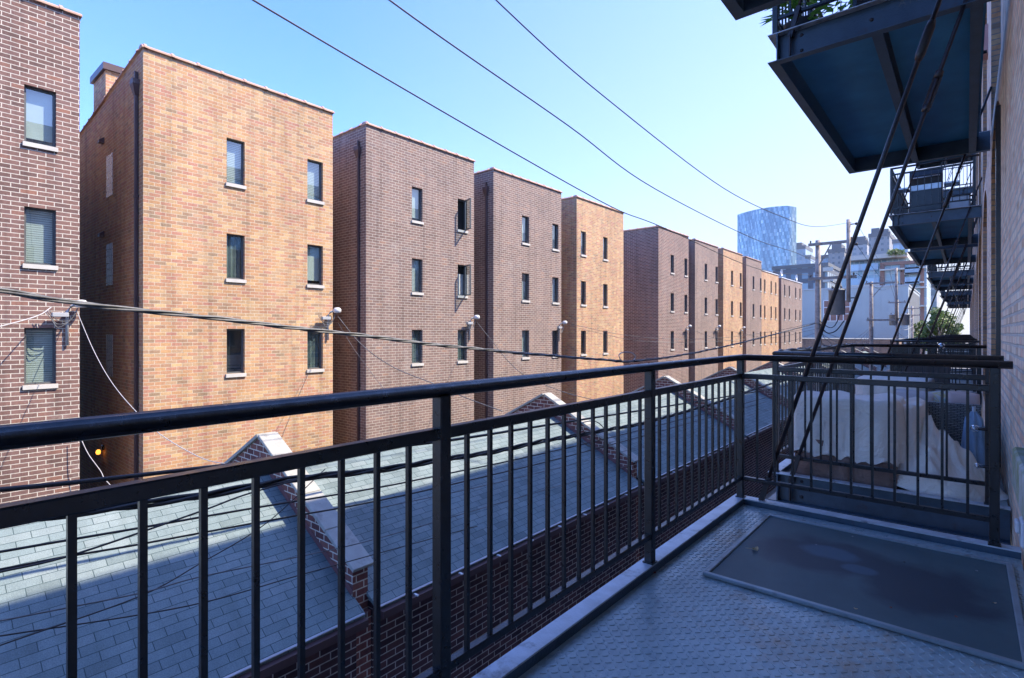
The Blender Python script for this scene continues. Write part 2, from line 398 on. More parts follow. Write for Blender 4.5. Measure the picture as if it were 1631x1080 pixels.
def patterned():
    m, nt, b = new_mat('printed_pillow_fabric')
    tc = N(nt, 'ShaderNodeTexCoord').outputs['Object']
    r = ramp(nt, [(.42, (.52, .5, .5)), (.47, (.15, .32, .30)), (.53, (.52, .5, .5)), (.6, (.5, .42, .12)), (.66, (.5, .48, .5)), (.75, (.2, .16, .3))]); nt.links.new(noisen(nt, tc, 7, 1, .5, 1.5), r.inputs[0])
    nt.links.new(r.outputs[0], b.inputs['Base Color']); b.inputs['Roughness'].default_value = .9
    return m
M['printed'] = patterned()
def wicker():
    m, nt, b = new_mat('grey_wicker_weave')
    uv, tc = wall_uv(nt)
    bt = N(nt, 'ShaderNodeTexBrick'); nt.links.new(uv, bt.inputs['Vector'])
    for k, v in (('Color1', (.15, .17, .18, 1)), ('Color2', (.30, .32, .32, 1)), ('Mortar', (.008, .008, .01, 1)), ('Scale', 1.0), ('Mortar Size', .0035), ('Mortar Smooth', .6), ('Brick Width', .044), ('Row Height', .0155)):
        bt.inputs[k].default_value = v
    nt.links.new(bt.outputs['Color'], b.inputs['Base Color']); b.inputs['Roughness'].default_value = .45
    bn = N(nt, 'ShaderNodeBump'); bn.invert = True; bn.inputs['Strength'].default_value = 1; bn.inputs['Distance'].default_value = .006
    nt.links.new(bt.outputs['Fac'], bn.inputs['Height']); nt.links.new(bn.outputs[0], b.inputs['Normal'])
    return m
M['wicker'] = wicker()
def glass(name, tint=(.84, .93, .92), base=.20, k=1.2, rough=.0):
    m, nt, b = new_mat(name); nt.nodes.remove(b)
    out = nt.nodes['Material Output']
    tr = N(nt, 'ShaderNodeBsdfTransparent'); tr.inputs[0].default_value = (*tint, 1)
    gl = N(nt, 'ShaderNodeBsdfGlossy'); gl.inputs['Roughness'].default_value = rough; gl.inputs['Color'].default_value = (.9, .95, 1, 1)
    fr = N(nt, 'ShaderNodeLayerWeight'); fr.inputs[0].default_value = .5
    f = mathn(nt, 'ADD', mathn(nt, 'MULTIPLY', mathn(nt, 'POWER', fr.outputs['Facing'], 3.0), k), base, True)
    mx = N(nt, 'ShaderNodeMixShader'); nt.links.new(f, mx.inputs[0]); nt.links.new(tr.outputs[0], mx.inputs[1]); nt.links.new(gl.outputs[0], mx.inputs[2])
    nt.links.new(mx.outputs[0], out.inputs[0])
    return m
M['glass'] = glass('window_glass')
M['orbglass'] = glass('clear_orb_glass', (.9, .92, .95), .2, 1.5, .05)
def blinds():
    m, nt, b = new_mat('white_venetian_blind')
    tc = N(nt, 'ShaderNodeTexCoord').outputs['Object']; sp = N(nt, 'ShaderNodeSeparateXYZ'); nt.links.new(tc, sp.inputs[0])
    fr = mathn(nt, 'FRACT', mathn(nt, 'DIVIDE', sp.outputs[2], .05))
    r = ramp(nt, [(0, (.10, .12, .12)), (.22, (.16, .18, .18)), (.3, (.62, .66, .62)), (1, (.55, .60, .57))]); nt.links.new(fr, r.inputs[0])
    nt.links.new(r.outputs[0], b.inputs['Base Color']); b.inputs['Roughness'].default_value = .7
    return m
M['blind'] = blinds()
M['shade'] = plain('pale_roller_shade', (.55, .6, .56), .8, 0, .05)
M['drape'] = plain('grey_green_curtain', (.16, .20, .19), .9, 0, .2, 4)
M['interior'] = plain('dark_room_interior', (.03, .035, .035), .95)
def glassblock():
    m, nt, b = new_mat('glass_block')
    uv, tc = wall_uv(nt)
    bt = N(nt, 'ShaderNodeTexBrick'); bt.offset = 0; nt.links.new(uv, bt.inputs['Vector'])
    for k, v in (('Color1', (.42, .45, .46, 1)), ('Color2', (.55, .56, .55, 1)), ('Mortar', (.12, .12, .12, 1)), ('Scale', 1.0), ('Mortar Size', .008), ('Brick Width', .19), ('Row Height', .19)):
        bt.inputs[k].default_value = v
    nt.links.new(bt.outputs['Color'], b.inputs['Base Color']); b.inputs['Roughness'].default_value = .15
    return m
M['glassblock'] = glassblock()
def leafmat(name, lo, hi):
    m, nt, b = new_mat(name)
    tc = N(nt, 'ShaderNodeTexCoord').outputs['Object']
    r = ramp(nt, [(.3, lo), (.7, hi)]); nt.links.new(noisen(nt, tc, 3, 3), r.inputs[0]); nt.links.new(r.outputs[0], b.inputs['Base Color'])
    b.inputs['Roughness'].default_value = .5
    tl = N(nt, 'ShaderNodeBsdfTranslucent'); nt.links.new(r.outputs[0], tl.inputs[0])
    mx = N(nt, 'ShaderNodeMixShader'); mx.inputs[0].default_value = .4
    out = nt.nodes['Material Output']; nt.links.new(b.outputs[0], mx.inputs[1]); nt.links.new(tl.outputs[0], mx.inputs[2]); nt.links.new(mx.outputs[0], out.inputs[0])
    return m
M['leaf'] = leafmat('tree_leaf', (.06, .12, .025), (.17, .24, .06))
M['leafbright'] = leafmat('bright_leaf', (.10, .25, .04), (.22, .40, .06))
M['deadleaf'] = plain('dried_leaf', (.50, .36, .20), .8, 0, .2, 60)
M['redleaf'] = plain('red_dried_leaf', (.25, .07, .04), .8, 0, .2, 60)
M['greychip'] = plain('grey_chip', (.35, .36, .36), .8, 0, .2, 60)
M['greywall'] = plain('grey_corrugated_wall', (.38, .42, .42), .8, 0, .06, .3)
M['greydark'] = plain('dark_grey_panel', (.12, .13, .14), .8, 0, .08, .3)
def facade(name, wallc, g1, g2, cw, ch, ms, off=0.0, rough=.3, metal=0.0, gl=.15):
    m, nt, b = new_mat(name)
    uv, tc = wall_uv(nt)
    bt = N(nt, 'ShaderNodeTexBrick'); bt.offset = off; nt.links.new(uv, bt.inputs['Vector'])
    for k, v in (('Color1', (0, 0, 0, 1)), ('Color2', (1, 1, 1, 1)), ('Mortar', (0, 0, 0, 1)), ('Scale', 1.0), ('Mortar Size', ms), ('Mortar Smooth', 0.0), ('Brick Width', cw), ('Row Height', ch)):
        bt.inputs[k].default_value = v
    r = ramp(nt, [(.0, g1), (1, g2)]); nt.links.new(bt.outputs['Color'], r.inputs[0])
    c = mixc(nt, bt.outputs['Fac'], r.outputs[0], wallc); nt.links.new(c, b.inputs['Base Color'])
    rr = mixc(nt, bt.outputs['Fac'], (gl,) * 3, (.8,) * 3); nt.links.new(rr, b.inputs['Roughness']); b.inputs['Metallic'].default_value = metal
    return m
M['tower_glass'] = None
M['midrise'] = facade('grey_midrise_facade', (.10, .115, .14), (.10, .17, .24), (.28, .38, .46), 3.2, 3.3, .75)
M['concrete_tower'] = facade('concrete_tower_facade', (.27, .27, .27), (.07, .09, .11), (.16, .18, .2), 3.0, 3.2, .85)
M['pale_tower'] = facade('pale_tower_facade', (.36, .36, .36), (.10, .13, .16), (.24, .28, .3), 3.6, 3.2, .8)
M['blue_tower'] = facade('blue_glass_facade', (.30, .38, .45), (.18, .30, .42), (.38, .50, .6), 3.0, 3.4, .35)
M['condo_brick'] = facade('red_brick_pier', (.25, .13, .10), (.25, .13, .10), (.29, .155, .12), 1, .3, .02, .5, gl=.8)
M['condo_glass'] = facade('condo_glass_wall', (.45, .5, .52), (.14, .24, .30), (.34, .46, .52), 1.1, 2.9, .10, gl=.1)
M['slab'] = plain('pale_concrete_slab', (.50, .47, .42), .8, 0, .05)
def emis(name, col, st):
    m, nt, b = new_mat(name)
    b.inputs['Emission Color'].default_value = (*col, 1); b.inputs['Emission Strength'].default_value = st; b.inputs['Base Color'].default_value = (*col, 1)
    return m
M['lampglow'] = emis('warm_lamp_glow', (1, .38, .05), .7)
M['outlet'] = plain('white_plastic', (.6, .6, .62), .4, 0, .05)
M['planter'] = plain('dark_planter', (.03, .035, .045), .5)
M['slat'] = plain('dark_brown_slat', (.055, .045, .045), .6, 0, .3, 8)
M['grillblack'] = plain('black_enamel', (.02, .022, .028), .25, 0, .2)
M['steel'] = plain('brushed_steel', (.45, .47, .5), .3, .7, .1, 20)
M['redlight'] = plain('dusty_pink_lamp_housing', (.40, .22, .21), .6)
# ------------------------------------------------------------------ ground
structure(MB().quad((-1500, -1500, G), (1500, -1500, G), (1500, 2500, G), (-1500, 2500, G)).build('ground', M['ground'], loc=(0, 0, G), fix=False))
structure(MB().box(-6.3, .25, -12, 96, G - .2, G + .02).build('alley_pavement', M['concrete'], loc=(0, 0, G)))
# ------------------------------------------------------------------ brick townhouses across the alley
XH = -16.0
def grid_wall(mb, x, y0, y1, z0, z1, holes, depth, sgn, mi=0, rmi=0):
    ys = sorted({y0, y1, *[h[0] for h in holes], *[h[1] for h in holes]}); zs = sorted({z0, z1, *[h[2] for h in holes], *[h[3] for h in holes]})
    for i in range(len(ys) - 1):
        for j in range(len(zs) - 1):
            cy, cz = (ys[i] + ys[i + 1]) / 2, (zs[j] + zs[j + 1]) / 2
            if any(h[0] < cy < h[1] and h[2] < cz < h[3] for h in holes): continue
            q = [(x, ys[i], zs[j]), (x, ys[i + 1], zs[j]), (x, ys[i + 1], zs[j + 1]), (x, ys[i], zs[j + 1])]
            mb.quad(*(q if sgn > 0 else q[::-1]), mi=mi)
    xi = x - sgn * depth
    for (a, b, c, d) in [h[:4] for h in holes]:
        mb.quad((x, a, c), (x, a, d), (xi, a, d), (xi, a, c), rmi); mb.quad((x, b, c), (xi, b, c), (xi, b, d), (x, b, d), rmi)
        mb.quad((x, a, d), (x, b, d), (xi, b, d), (xi, a, d), rmi); mb.quad((x, a, c), (xi, a, c), (xi, b, c), (x, b, c), rmi)
def make_window(root, y0, y1, z0, z1, style, x=XH, opened=False):
    xf = x - .10
    fr = MB(); t = .045
    fr.box(xf - .05, xf, y0, y0 + t, z0, z1); fr.box(xf - .05, xf, y1 - t, y1, z0, z1)
    fr.box(xf - .05, xf, y0 + t, y1 - t, z0, z0 + t); fr.box(xf - .05, xf, y0 + t, y1 - t, z1 - t, z1)
    w = fr.build('window', M['greyframe'], root)
    MB().box(x - .12, x + .05, y0 - .03, y1 + .03, z0 - .10, z0 - .003).build('sill', M['sill'], w)
    if opened:   # casement swung out about its right edge
        sash = MB(); L = (y1 - y0) - .04; a0 = Vector((x + .0, y1 - .10, 0)); d = Vector((math.cos(R(20)), -math.sin(R(20)), 0))
        def P(s_, z): return a0 + d * s_ + Vector((0, 0, z))
        for (p, q) in ((P(0, z0 + .03), P(0, z1 - .03)), (P(L, z0 + .03), P(L, z1 - .03)), (P(0, z0 + .03), P(L, z0 + .03)), (P(0, z1 - .03), P(L, z1 - .03))):
            sash.bar(p, q, .045)
        sa = sash.build('sash', M['greyframe'], w)
        MB().quad(P(.02, z0 + .05), P(L - .02, z0 + .05), P(L - .02, z1 - .05), P(.02, z1 - .05)).build('pane', M['glass'], w, fix=False)
    else:
        MB().quad((xf - .025, y0 + t, z0 + t), (xf - .025, y1 - t, z0 + t), (xf - .025, y1 - t, z1 - t), (xf - .025, y0 + t, z1 - t)).build('pane', M['glass'], w, fix=False)
    xb = xf - .12
    if style == 'blind': MB().box(xb - .01, xb, y0, y1, z0 + .02, z1).build('blind', M['blind'], w)
    elif style == 'half': MB().box(xb - .01, xb, y0, y1, z0 + .0, z0 + (z1 - z0) * .72).build('blind', M['blind'], w)
    elif style == 'shade': MB().box(xb - .01, xb, y0, y1, z0 + (z1 - z0) * .12, z1).build('roller_shade', M['shade'], w)
    elif style == 'drape':
        c = MB(); n = 8
        for i in range(n):
            ya, yb = y0 + (y1 - y0) * i / n, y0 + (y1 - y0) * (i + 1) / n
            xa, xc = xb + (.03 if i % 2 else 0), xb + (0 if i % 2 else .03)
            c.quad((xa, ya, z0), (xc, yb, z0), (xc, yb, z1), (xa, ya, z1))
        c.build('curtain', M['drape'], w, fix=False)
    return w
def coping_run(mb, p, q, w=.30, h=.075, step=.62):
    p, q = Vector(p), Vector(q); d = (q - p); L = d.length; d.normalize()
    side = d.cross(Vector((0, 0, 1))).normalized(); up = side.cross(d)
    def prof(ww, hh): return [(-ww / 2, -.02), (-ww / 2, .012), (-ww * .22, hh), (ww * .22, hh), (ww / 2, .012), (ww / 2, -.02)]
    def seg(a, b, ww, hh):
        pr = prof(ww, hh); n = len(pr)
        vs = [p + d * a + side * x + up * z for x, z in pr] + [p + d * b + side * x + up * z for x, z in pr]
        mb.add(vs, [tuple(range(n)), tuple(range(2 * n - 1, n - 1, -1))] + [(i, i + n, (i + 1) % n + n, (i + 1) % n) for i in range(n)])
    seg(0, L, w, h)
    s = .05
    while s < L:
        seg(s, min(L, s + .07), w + .035, h + .028); s += step
def house(y0, y1, ztop, mat, offs, label, slope=0.0, depth=12, styles=None, spout=True, coping='tile', opened=(), blocks=False, rows=None, cat='townhouse', extra_h=0):
    root = thing('brick_townhouse', label, cat, (XH - depth / 2, (y0 + y1) / 2, G), 'brick townhouses across the alley')
    holes = []; k = 0
    rows = rows or [(5.54, 1.28), (2.82, 1.28), (.11, 1.28)]
    for (zt, hh) in rows:
        for (oa, ob) in offs:
            holes.append((y0 + oa, y0 + ob, zt - hh, zt))
    mb = MB(); xb = XH - depth; zb = ztop - slope * depth
    grid_wall(mb, XH, y0, y1, G, ztop, holes, .10, 1)
    mb.quad((XH, y0, G), (XH, y0, ztop), (xb, y0, zb), (xb, y0, G)); mb.quad((XH, y1, G), (xb, y1, G), (xb, y1, zb), (XH, y1, ztop))
    mb.quad((xb, y0, G), (xb, y0, zb), (xb, y1, zb), (xb, y1, G))
    mb.build('wall', mat, root, fix=False)
    rf = MB(); rf.quad((XH - .01, y0 + .01, ztop - .3), (XH - .01, y1 - .01, ztop - .3), (xb + .01, y1 - .01, zb - .3), (xb + .01, y0 + .01, zb - .3))
    rf.build('roof', M['roofmembrane'], root, fix=False)
    # dark room shells behind the windows
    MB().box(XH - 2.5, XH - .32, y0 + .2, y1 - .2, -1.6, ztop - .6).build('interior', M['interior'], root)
    cp = MB()
    ov = .04
    coping_run(cp, (XH - .09, y0 - ov, ztop + .02), (XH - .09, y1 + ov, ztop + .02))
    coping_run(cp, (XH - .25, y0 + .10, ztop + .02), (xb, y0 + .10, zb + .02))
    coping_run(cp, (XH - .25, y1 - .10, ztop + .02), (xb, y1 - .10, zb + .02))
    cp.build('coping', M['tile'] if coping == 'tile' else M['whitecap'], root)
    n = 0
    for r_, (zt, hh) in enumerate(rows):
        for c_, (oa, ob) in enumerate(offs):
            st = styles[n] if styles and n < len(styles) else random.choice(['blind', 'drape', 'shade', 'half', 'none'])
            make_window(root, y0 + oa, y0 + ob, zt - hh, zt, st, opened=(r_, c_) in opened); n += 1
    if spout:
        sp = MB(); ys = y0 - .055
        sp.box(XH - .45, XH - .35, ys - .035, ys + .045, G + .1, ztop - 1.0, bev=.012)
        sp.add([(XH - .53, ys - .1, ztop - .85), (XH - .27, ys - .1, ztop - .85), (XH - .27, ys + .05, ztop - .85), (XH - .53, ys + .05, ztop - .85),
                (XH - .46, ys - .04, ztop - 1.12), (XH - .34, ys - .04, ztop - 1.12), (XH - .34, ys + .05, ztop - 1.12), (XH - .46, ys + .05, ztop - 1.12)],
               [(0, 1, 2, 3), (7, 6, 5, 4), (0, 4, 5, 1), (1, 5, 6, 2), (2, 6, 7, 3), (3, 7, 4, 0)])
        sp.box(XH - .53, XH - .27, ys - .1, ys + .05, ztop - .848, ztop - .72)
        sp.box(XH - .42, XH - .38, ys - .03, ys + .05, ztop - .72, ztop - .5)
        for z in (3.5, .8, -1.9): sp.box(XH - .47, XH - .33, ys - .04, ys + .05, z, z + .06)
        sp.build('downspout', M['brownmetal'], root)
    if blocks:
        for zt in (5.2, 2.6, -.05):
            MB().box(XH - 3.4, XH - 2.75, y0 - .012, y0 + .02, zt - 1.22, zt).build('glass_block_window', M['glassblock'], root)
    return root
OA, OB = (2.0, 2.54), (4.42, 4.96)
hs = {}
q = lambda u: yq(u, 16.0)
houses = [
    (yq(127, 16) - 5.35, yq(127, 16), 7.47, 'brown_brick', [(1.85, 2.39), (4.37, 4.92)], 'dark brown brick townhouse cut off by the left edge of the view', {'styles': ['none'] * 1 + ['shade', 'half', 'blind', 'blind', 'blind']}),
    (q(228), q(530), 7.26, 'tan_brick', [(2.02, 2.52), (4.46, 5.0)], 'orange tan brick townhouse with a brown capped chimney, nearest of the tan ones', {'slope': .1, 'styles': ['blind', 'blind', 'drape', 'shade', 'none', 'drape'], 'blocks': True}),
    (q(583), q(755), 7.28, 'rose_brick', [(2.03, 2.55), (4.42, 4.96)], 'purplish brown brick townhouse with two casement windows swung open', {'opened': ((0, 1), (1, 1)), 'styles': ['shade', 'none', 'blind', 'half', 'drape', 'drape']}),
    (q(786), q(894), 7.24, 'rose_brick', [OA, OB], 'purplish brown brick townhouse beside the tan one with the white rooftop skylight', {}),
    (q(918.5), q(993), 7.30, 'tan_brick', [(.42, .92), (2.75, 3.25)], 'tan brick townhouse with a white skylight on its roof', {'spout': False}),
    (q(1048.6), q(1096.7), 7.22, 'brown_brick', [OA, OB], 'brown brick townhouse showing a wide bare red brick side to the gap', {'spout': False}),
    (q(1107), q(1143.6), 7.18, 'rose_brick', [OA, OB], 'pinkish brown brick townhouse between the wide sided brown one and a tan one', {'spout': False}),
    (q(1152), q(1182.5), 7.24, 'tan_brick', [OA, OB], 'narrow looking tan brick townhouse between two pinkish brown ones far down the row', {'spout': False}),
    (q(1188.6), q(1212.3), 7.2, 'rose_brick', [OA, OB], 'pinkish brown brick townhouse just before the lower tan one with white roof edge', {'spout': False}),
    (q(1213), q(1240), 6.36, 'tan_brick', [(.9, 1.4), (3.3, 3.8), (5.1, 5.6)], 'lower tan brick townhouse with white metal roof edge far down the row', {'spout': False, 'coping': 'white'}),
    (q(1244.5), q(1277.5), 6.22, 'rose_brick', [(1.2, 1.75), (3.3, 3.85), (6.4, 6.95), (8.6, 9.15)], 'last and widest brick townhouse of the row with white metal roof edge', {'spout': False, 'coping': 'white'}),
]
HR = []
for (y0, y1, zt, mt, offs, lab, kw) in houses:
    br = M[mt]
    if mt == 'rose_brick' : br = M['rose_brick']
    HR.append((house(y0, y1, zt, br, offs, lab, **kw), y0, y1))
# chimney of the tan house
r2, y2a, y2b = HR[1]
ch = MB().box(-21.0, -19.6, y2a + .02, y2a + .95, 6.0, 7.85).build('chimney', M['tan_brick'], r2)
cp = MB(); cp.box(-21.08, -19.52, y2a - .06, y2a + 1.03, 7.85, 8.05); cp.prism([(-21.0, 8.05), (-19.6, 8.05), (-19.8, 8.15), (-20.8, 8.15)], 'y', y2a, y2a + .97)
cp.build('chimney_cap', M['brownmetal'], ch)
# vents and small side details of the tan house
for z in (5.75, 2.95):
    v = MB(); v.prism([(y2a, z + .1), (y2a - .13, z), (y2a - .13, z - .08), (y2a, z - .08)], 'x', -19.85, -19.65)
    v.build('dryer_vent', M['brownmetal'], r2)
MB().box(-19.0, -18.2, y2a - .01, y2a + .02, G, G + 2.3).build('side_door', M['grillblack'], r2)
# wall lamps in the passage
wl = thing('wall_lamp', 'small glowing amber lamp on the passage side of the near tan townhouse', 'lamp', (-19.7, y2a - .08, -3.55))
MB().box(-19.76, -19.64, y2a - .06, y2a - .0, -3.5, -3.36, bev=.01).build('bracket', M['grillblack'], wl)
MB().lathe((-19.7, y2a - .14, -3.55), [(0, -.08), (.05, -.06), (.065, 0), (.05, .05), (.03, .07), (0, .07)], 12).build('lamp_globe', M['lampglow'], wl)
# skylight on the second tan house
sk = thing('rooftop_skylight', 'white framed skylight box on the roof of the second tan townhouse', 'skylight', (-16.9, HR[4][1] + 2, 7.0))
y5 = HR[4][1]
MB().box(-17.9, -16.35, y5 + .9, y5 + 3.6, 7.0, 7.42).build('skylight_curb', M['whitecap'], sk)
s_ = MB(); s_.prism([(-17.9, 7.42), (-16.35, 7.42), (-16.7, 7.68), (-17.5, 7.68)], 'y', y5 + .95, y5 + 3.55); s_.build('skylight_glazing', M['glassblock'], sk)
t_ = MB()
for i in range(7): t_.bar((-16.33, y5 + .95 + i * .43, 7.42), (-16.68, y5 + .95 + i * .43, 7.70), .03)
t_.build('glazing_bar', M['whitecap'], sk)
# satellite dishes
for (u, lab) in ((1243, 'small white satellite dish on the lower tan roof edge'), (1267, 'small white satellite dish on the last townhouse roof edge')):
    yy = yq(u, 16.2); d = thing('satellite_dish', lab, 'satellite dish', (-16.3, yy, 6.3))
    MB().tube([(-16.3, yy, 6.2), (-16.3, yy, 6.75)], .03, 6).build('mast', M['galv'], d)
    MB().lathe((-16.2, yy, 6.85), [(0, 0), (.2, .03), (.36, .11), (.4, .16)], 14, axis='x').build('dish', M['whitecap'], d)
# ------------------------------------------------------------------ service masts on the house corners
def mast(u, v, label, arm_dir=1):
    a = 15.75; p = at(u, v, a=a)
    root = thing('service_weatherhead', label, 'weatherhead', (p.x, p.y, p.z), 'service weatherheads on the townhouse corners')
    yc = p.y - .12
    m = MB(); m.tube([(XH + .05, yc - .12, p.z - .9), (XH + .05, yc - .12, p.z - .1), (XH + .10, yc - .05, p.z + .02), (XH + .2, yc + .06, p.z + .06)], .032, 8)
    m.build('conduit', M['galv'], root)
    MB().lathe((XH + .25, yc + .10, p.z + .06), [(0, .11), (.08, .10), (.125, .05), (.13, -.02), (.10, -.07), (0, -.08)], 14).build('weather_cap', M['palegrey'], root)
    MB().box(XH + .12, XH + .25, yc - .42, yc - .12, p.z - .24, p.z - .14, bev=.01).build('splice_box', M['galv'], root)
    l = MB()
    for k in range(3):
        c0 = Vector((XH + .24, yc + .04, p.z - .02)); c1 = Vector((XH + .2, yc - .45 - .05 * k, p.z - .1))
        pts = []
        for i in range(13):
            s = i / 12; b = math.sin(math.pi * s)
            pts.append(c0.lerp(c1, s) + Vector((.03 * k * b, .06 * b * math.sin(6 * s + k), -(.28 + .07 * k) * b)))
        l.tube(pts, .009, 5)
    l.build('drip_loop', M['wiregrey'], root)
    return p
mp = {}
for i, (u, v, lab) in enumerate([(131, 489, 'pale weatherhead with grey splice box at the corner of the leftmost brown townhouse'),
                                (538, 498, 'weatherhead at the right corner of the near tan townhouse'),
                                (760, 508, 'weatherhead at the right corner of the townhouse with open casements'),
                                (900, 516, 'weatherhead left of the second tan townhouse'),
                                (1099, 521, 'weatherhead at the right corner of the wide sided brown townhouse'),
                                (1146, 521, 'weatherhead beside the far narrow tan townhouse, left side'),
                                (1185, 523, 'farthest weatherhead, right of the far narrow tan townhouse')]):
    mp[i] = mast(u, v, lab)
# ------------------------------------------------------------------ garages with shingle roofs and gabled party walls
EA, RA = 6.15, 9.2
EB, RB = -3.77, -2.18
def garage(k, y0, y1):
    root = thing('garage', ['brick garage with grey shingle roof nearest the left edge', 'brick garage whose shingle roof lies between the first and second gabled parapets', 'brick garage roof between the second and third gabled parapets',
                            'brick garage roof between the third and fourth gabled parapets', 'brick garage roof past the fourth gabled parapet', 'sixth brick garage down the alley', 'seventh brick garage down the alley',
                            'eighth brick garage down the alley', 'ninth brick garage down the alley', 'last brick garage at the far end of the alley'][k], 'garage', (-RA, (y0 + y1) / 2, G), 'shingle roofed garages along the alley')
    a0, a1 = EA + .17, 2 * RA - EA - .17
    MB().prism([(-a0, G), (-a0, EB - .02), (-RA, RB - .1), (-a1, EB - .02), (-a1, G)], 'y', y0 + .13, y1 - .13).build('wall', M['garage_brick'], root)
    rf = MB(); ex = 2 * RA - EA
    rf.prism([(-EA, EB), (-RA, RB), (-ex, EB), (-ex, EB - .06), (-RA, RB - .07), (-EA, EB - .06)], 'y', y0 + .1, y1 - .1)
    rf.build('roof', M['shingle'], root)
    g = MB(); g.box(-EA + .004, -EA + .10, y0 + .12, y1 - .12, EB - .13, EB - .035); g.box(-a0 + .004, -EA + .0, y0 + .12, y1 - .12, EB - .2, EB - .075)
    g.build('gutter', M['brownmetal'], root)
    e = MB(); e.box(-EA - .05, -EA + .02, y0 + .12, y1 - .12, EB + .002 - .0, EB + .014); e.build('drip_edge', M['galv'], root)
    yy = y0 + .7
    while yy < y1 - .3:
        MB().box(-EA + .02, -EA + .105, yy, yy + .03, EB - .04, EB - .02).build('gutter_hanger', M['whitecap'], root); yy += .9
    # gabled parapet on the far side of this garage
    pw = .12
    up = .40
    def rz(a): return EB + (RB - EB) * (a - EA) / (RA - EA) if a <= RA else EB + (RB - EB) * (ex - a) / (RA - EA)
    al, ah = EA + .27, ex - .27
    para = MB().prism([(-a0 - .02, G), (-a0 - .02, EB - .10), (-al, EB - .10), (-al, rz(al) + up), (-RA, RB + up), (-ah, rz(ah) + up), (-ah, G)], 'y', y1 - pw, y1 + pw).build('parapet', M['parapet_brick'], root)
    cp = MB(); th = .06
    for sgn, (pa, pb) in ((1, (al - .07, RA)), (-1, (RA, ah + .07))):
        A = Vector((-pa, y1, rz(pa) + up)); B = Vector((-pb, y1, rz(pb) + up))
        A.z = (RB + up) - abs(RA - pa) * .5213; B.z = (RB + up) - abs(RA - pb) * .5213
        d = (B - A).normalized(); L = (B - A).length; nn = 4
        up_ = d.cross(Vector((0, 1, 0))); up_ = up_ if up_.z > 0 else -up_
        for i in range(nn):
            s0, s1 = L * i / nn + (.004 if i else 0), L * (i + 1) / nn - (.004 if i < nn - 1 else 0)
            cp.obox(A + d * ((s0 + s1) / 2) + up_ * (th / 2 + .003), d, Vector((0, 1, 0)), up_, ((s1 - s0) / 2, .17, th / 2), 0, .008)
    cp.build('coping', M['stone'], para)
    fl = MB()
    for sy in (-1, 1):
        yf = y1 + sy * (pw + .004)
        for (pa, pb) in ((al + .02, RA), (RA, ah - .02)):
            A = Vector((-pa, yf, rz(pa) + .03)); B = Vector((-pb, yf, rz(pb) + .03))
            fl.bar(A, B, .006, .11)
    fl.build('flashing', M['maroon'], para)
gy = [-3.74, 4.31, 12.37, 20.4, 28.06, 36.1, 44.1, 52.1, 60.1, 68.1, 76.0]
for k in range(10): garage(k, gy[k], gy[k + 1])
# ------------------------------------------------------------------ our loft building
XW = .25
TOPW = 9.6
cols = [(1.4, 4.1), (7.0, 9.7), (11.7, 14.5)] + [(16.6 + 5 * i, 19.5 + 5 * i) for i in range(12)]
lb = thing('loft_building', 'old pinkish brick loft building with tall arched openings along the right edge', 'building', (XW + 4, 40, G))
wallmb = MB(); holes = []
for ci, (a, b) in enumerate(cols):
    for (zb, zs) in ((-1.28, 2.15), (2.75, 6.12), (6.72, 8.6)):
        if ci == 0 and zb < 0: zb = -.63
        holes.append((a, b, zb, zs + .42, zs))
grid_wall(wallmb, XW, -10, 80, G, TOPW, [h[:4] for h in holes], .0, -1)
wallmb.quad((XW, -10, TOPW), (XW + 9, -10, TOPW), (XW + 9, 80, TOPW), (XW, 80, TOPW))
wallmb.quad((XW, -10, G), (XW + 9, -10, G), (XW + 9, -10, TOPW), (XW, -10, TOPW)); wallmb.quad((XW, 80, G), (XW, 80, TOPW), (XW + 9, 80, TOPW), (XW + 9, 80, G))
wallmb.quad((XW + 9, -10, G), (XW + 9, 80, G), (XW + 9, 80, TOPW), (XW + 9, -10, TOPW))
DEP = .22
for (a, b, z0, z1, zs) in holes:
    rev = MB()
    n = 12; arc = []
    for i in range(n + 1):
        s = -1 + 2 * i / n
        arc.append(((a + b) / 2 + s * (b - a) / 2, zs + (z1 - zs) * (1 - s * s)))
    h = n // 2
    for i in range(h):
        wallmb.add([(XW, a, z1), (XW, *arc[i]), (XW, *arc[i + 1])], [(0, 1, 2)])
        wallmb.add([(XW, b, z1), (XW, *arc[n - i]), (XW, *arc[n - i - 1])], [(0, 2, 1)])
    rev.quad((XW, a, z0), (XW, a, zs), (XW + DEP, a, zs), (XW + DEP, a, z0)); rev.quad((XW, b, z0), (XW + DEP, b, z0), (XW + DEP, b, zs), (XW, b, zs))
    for i in range(n): rev.quad((XW, *arc[i]), (XW, *arc[i + 1]), (XW + DEP, *arc[i + 1]), (XW + DEP, *arc[i]))
    rev.quad((XW, a, z0), (XW + DEP, a, z0), (XW + DEP, b, z0), (XW, b, z0))
    rev.build('reveal', M['reveal_brick'], lb, fix=False)
wallmb.build('wall', M['common_brick'], lb, fix=False)
for ci, (a, b, z0, z1, zs) in enumerate(holes[:30]):
    f = MB(); x0, x1 = XW + .12, XW + DEP
    f.box(x0, x1, a + .002, a + .09, z0, z1); f.box(x0, x1, b - .09, b - .002, z0, z1); f.box(x0, x1, a + .09, b - .09, z0, z0 + .1); f.box(x0, x1, (a + b) / 2 - .05, (a + b) / 2 + .05, z0 + .1, z1)
    f.box(x0, x1, a + .09, b - .09, zs - .08, zs)
    w = f.build('window_frame', M['greyframe'], lb)
    MB().quad((x1 - .03, a, z0), (x1 - .03, b, z0), (x1 - .03, b, z1), (x1 - .03, a, z1)).build('pane', M['glass'], w, fix=False)
MB().box(XW + .6, XW + 8.9, -9.9, 79.9, G, TOPW - .1).build('interior', M['interior'], lb)
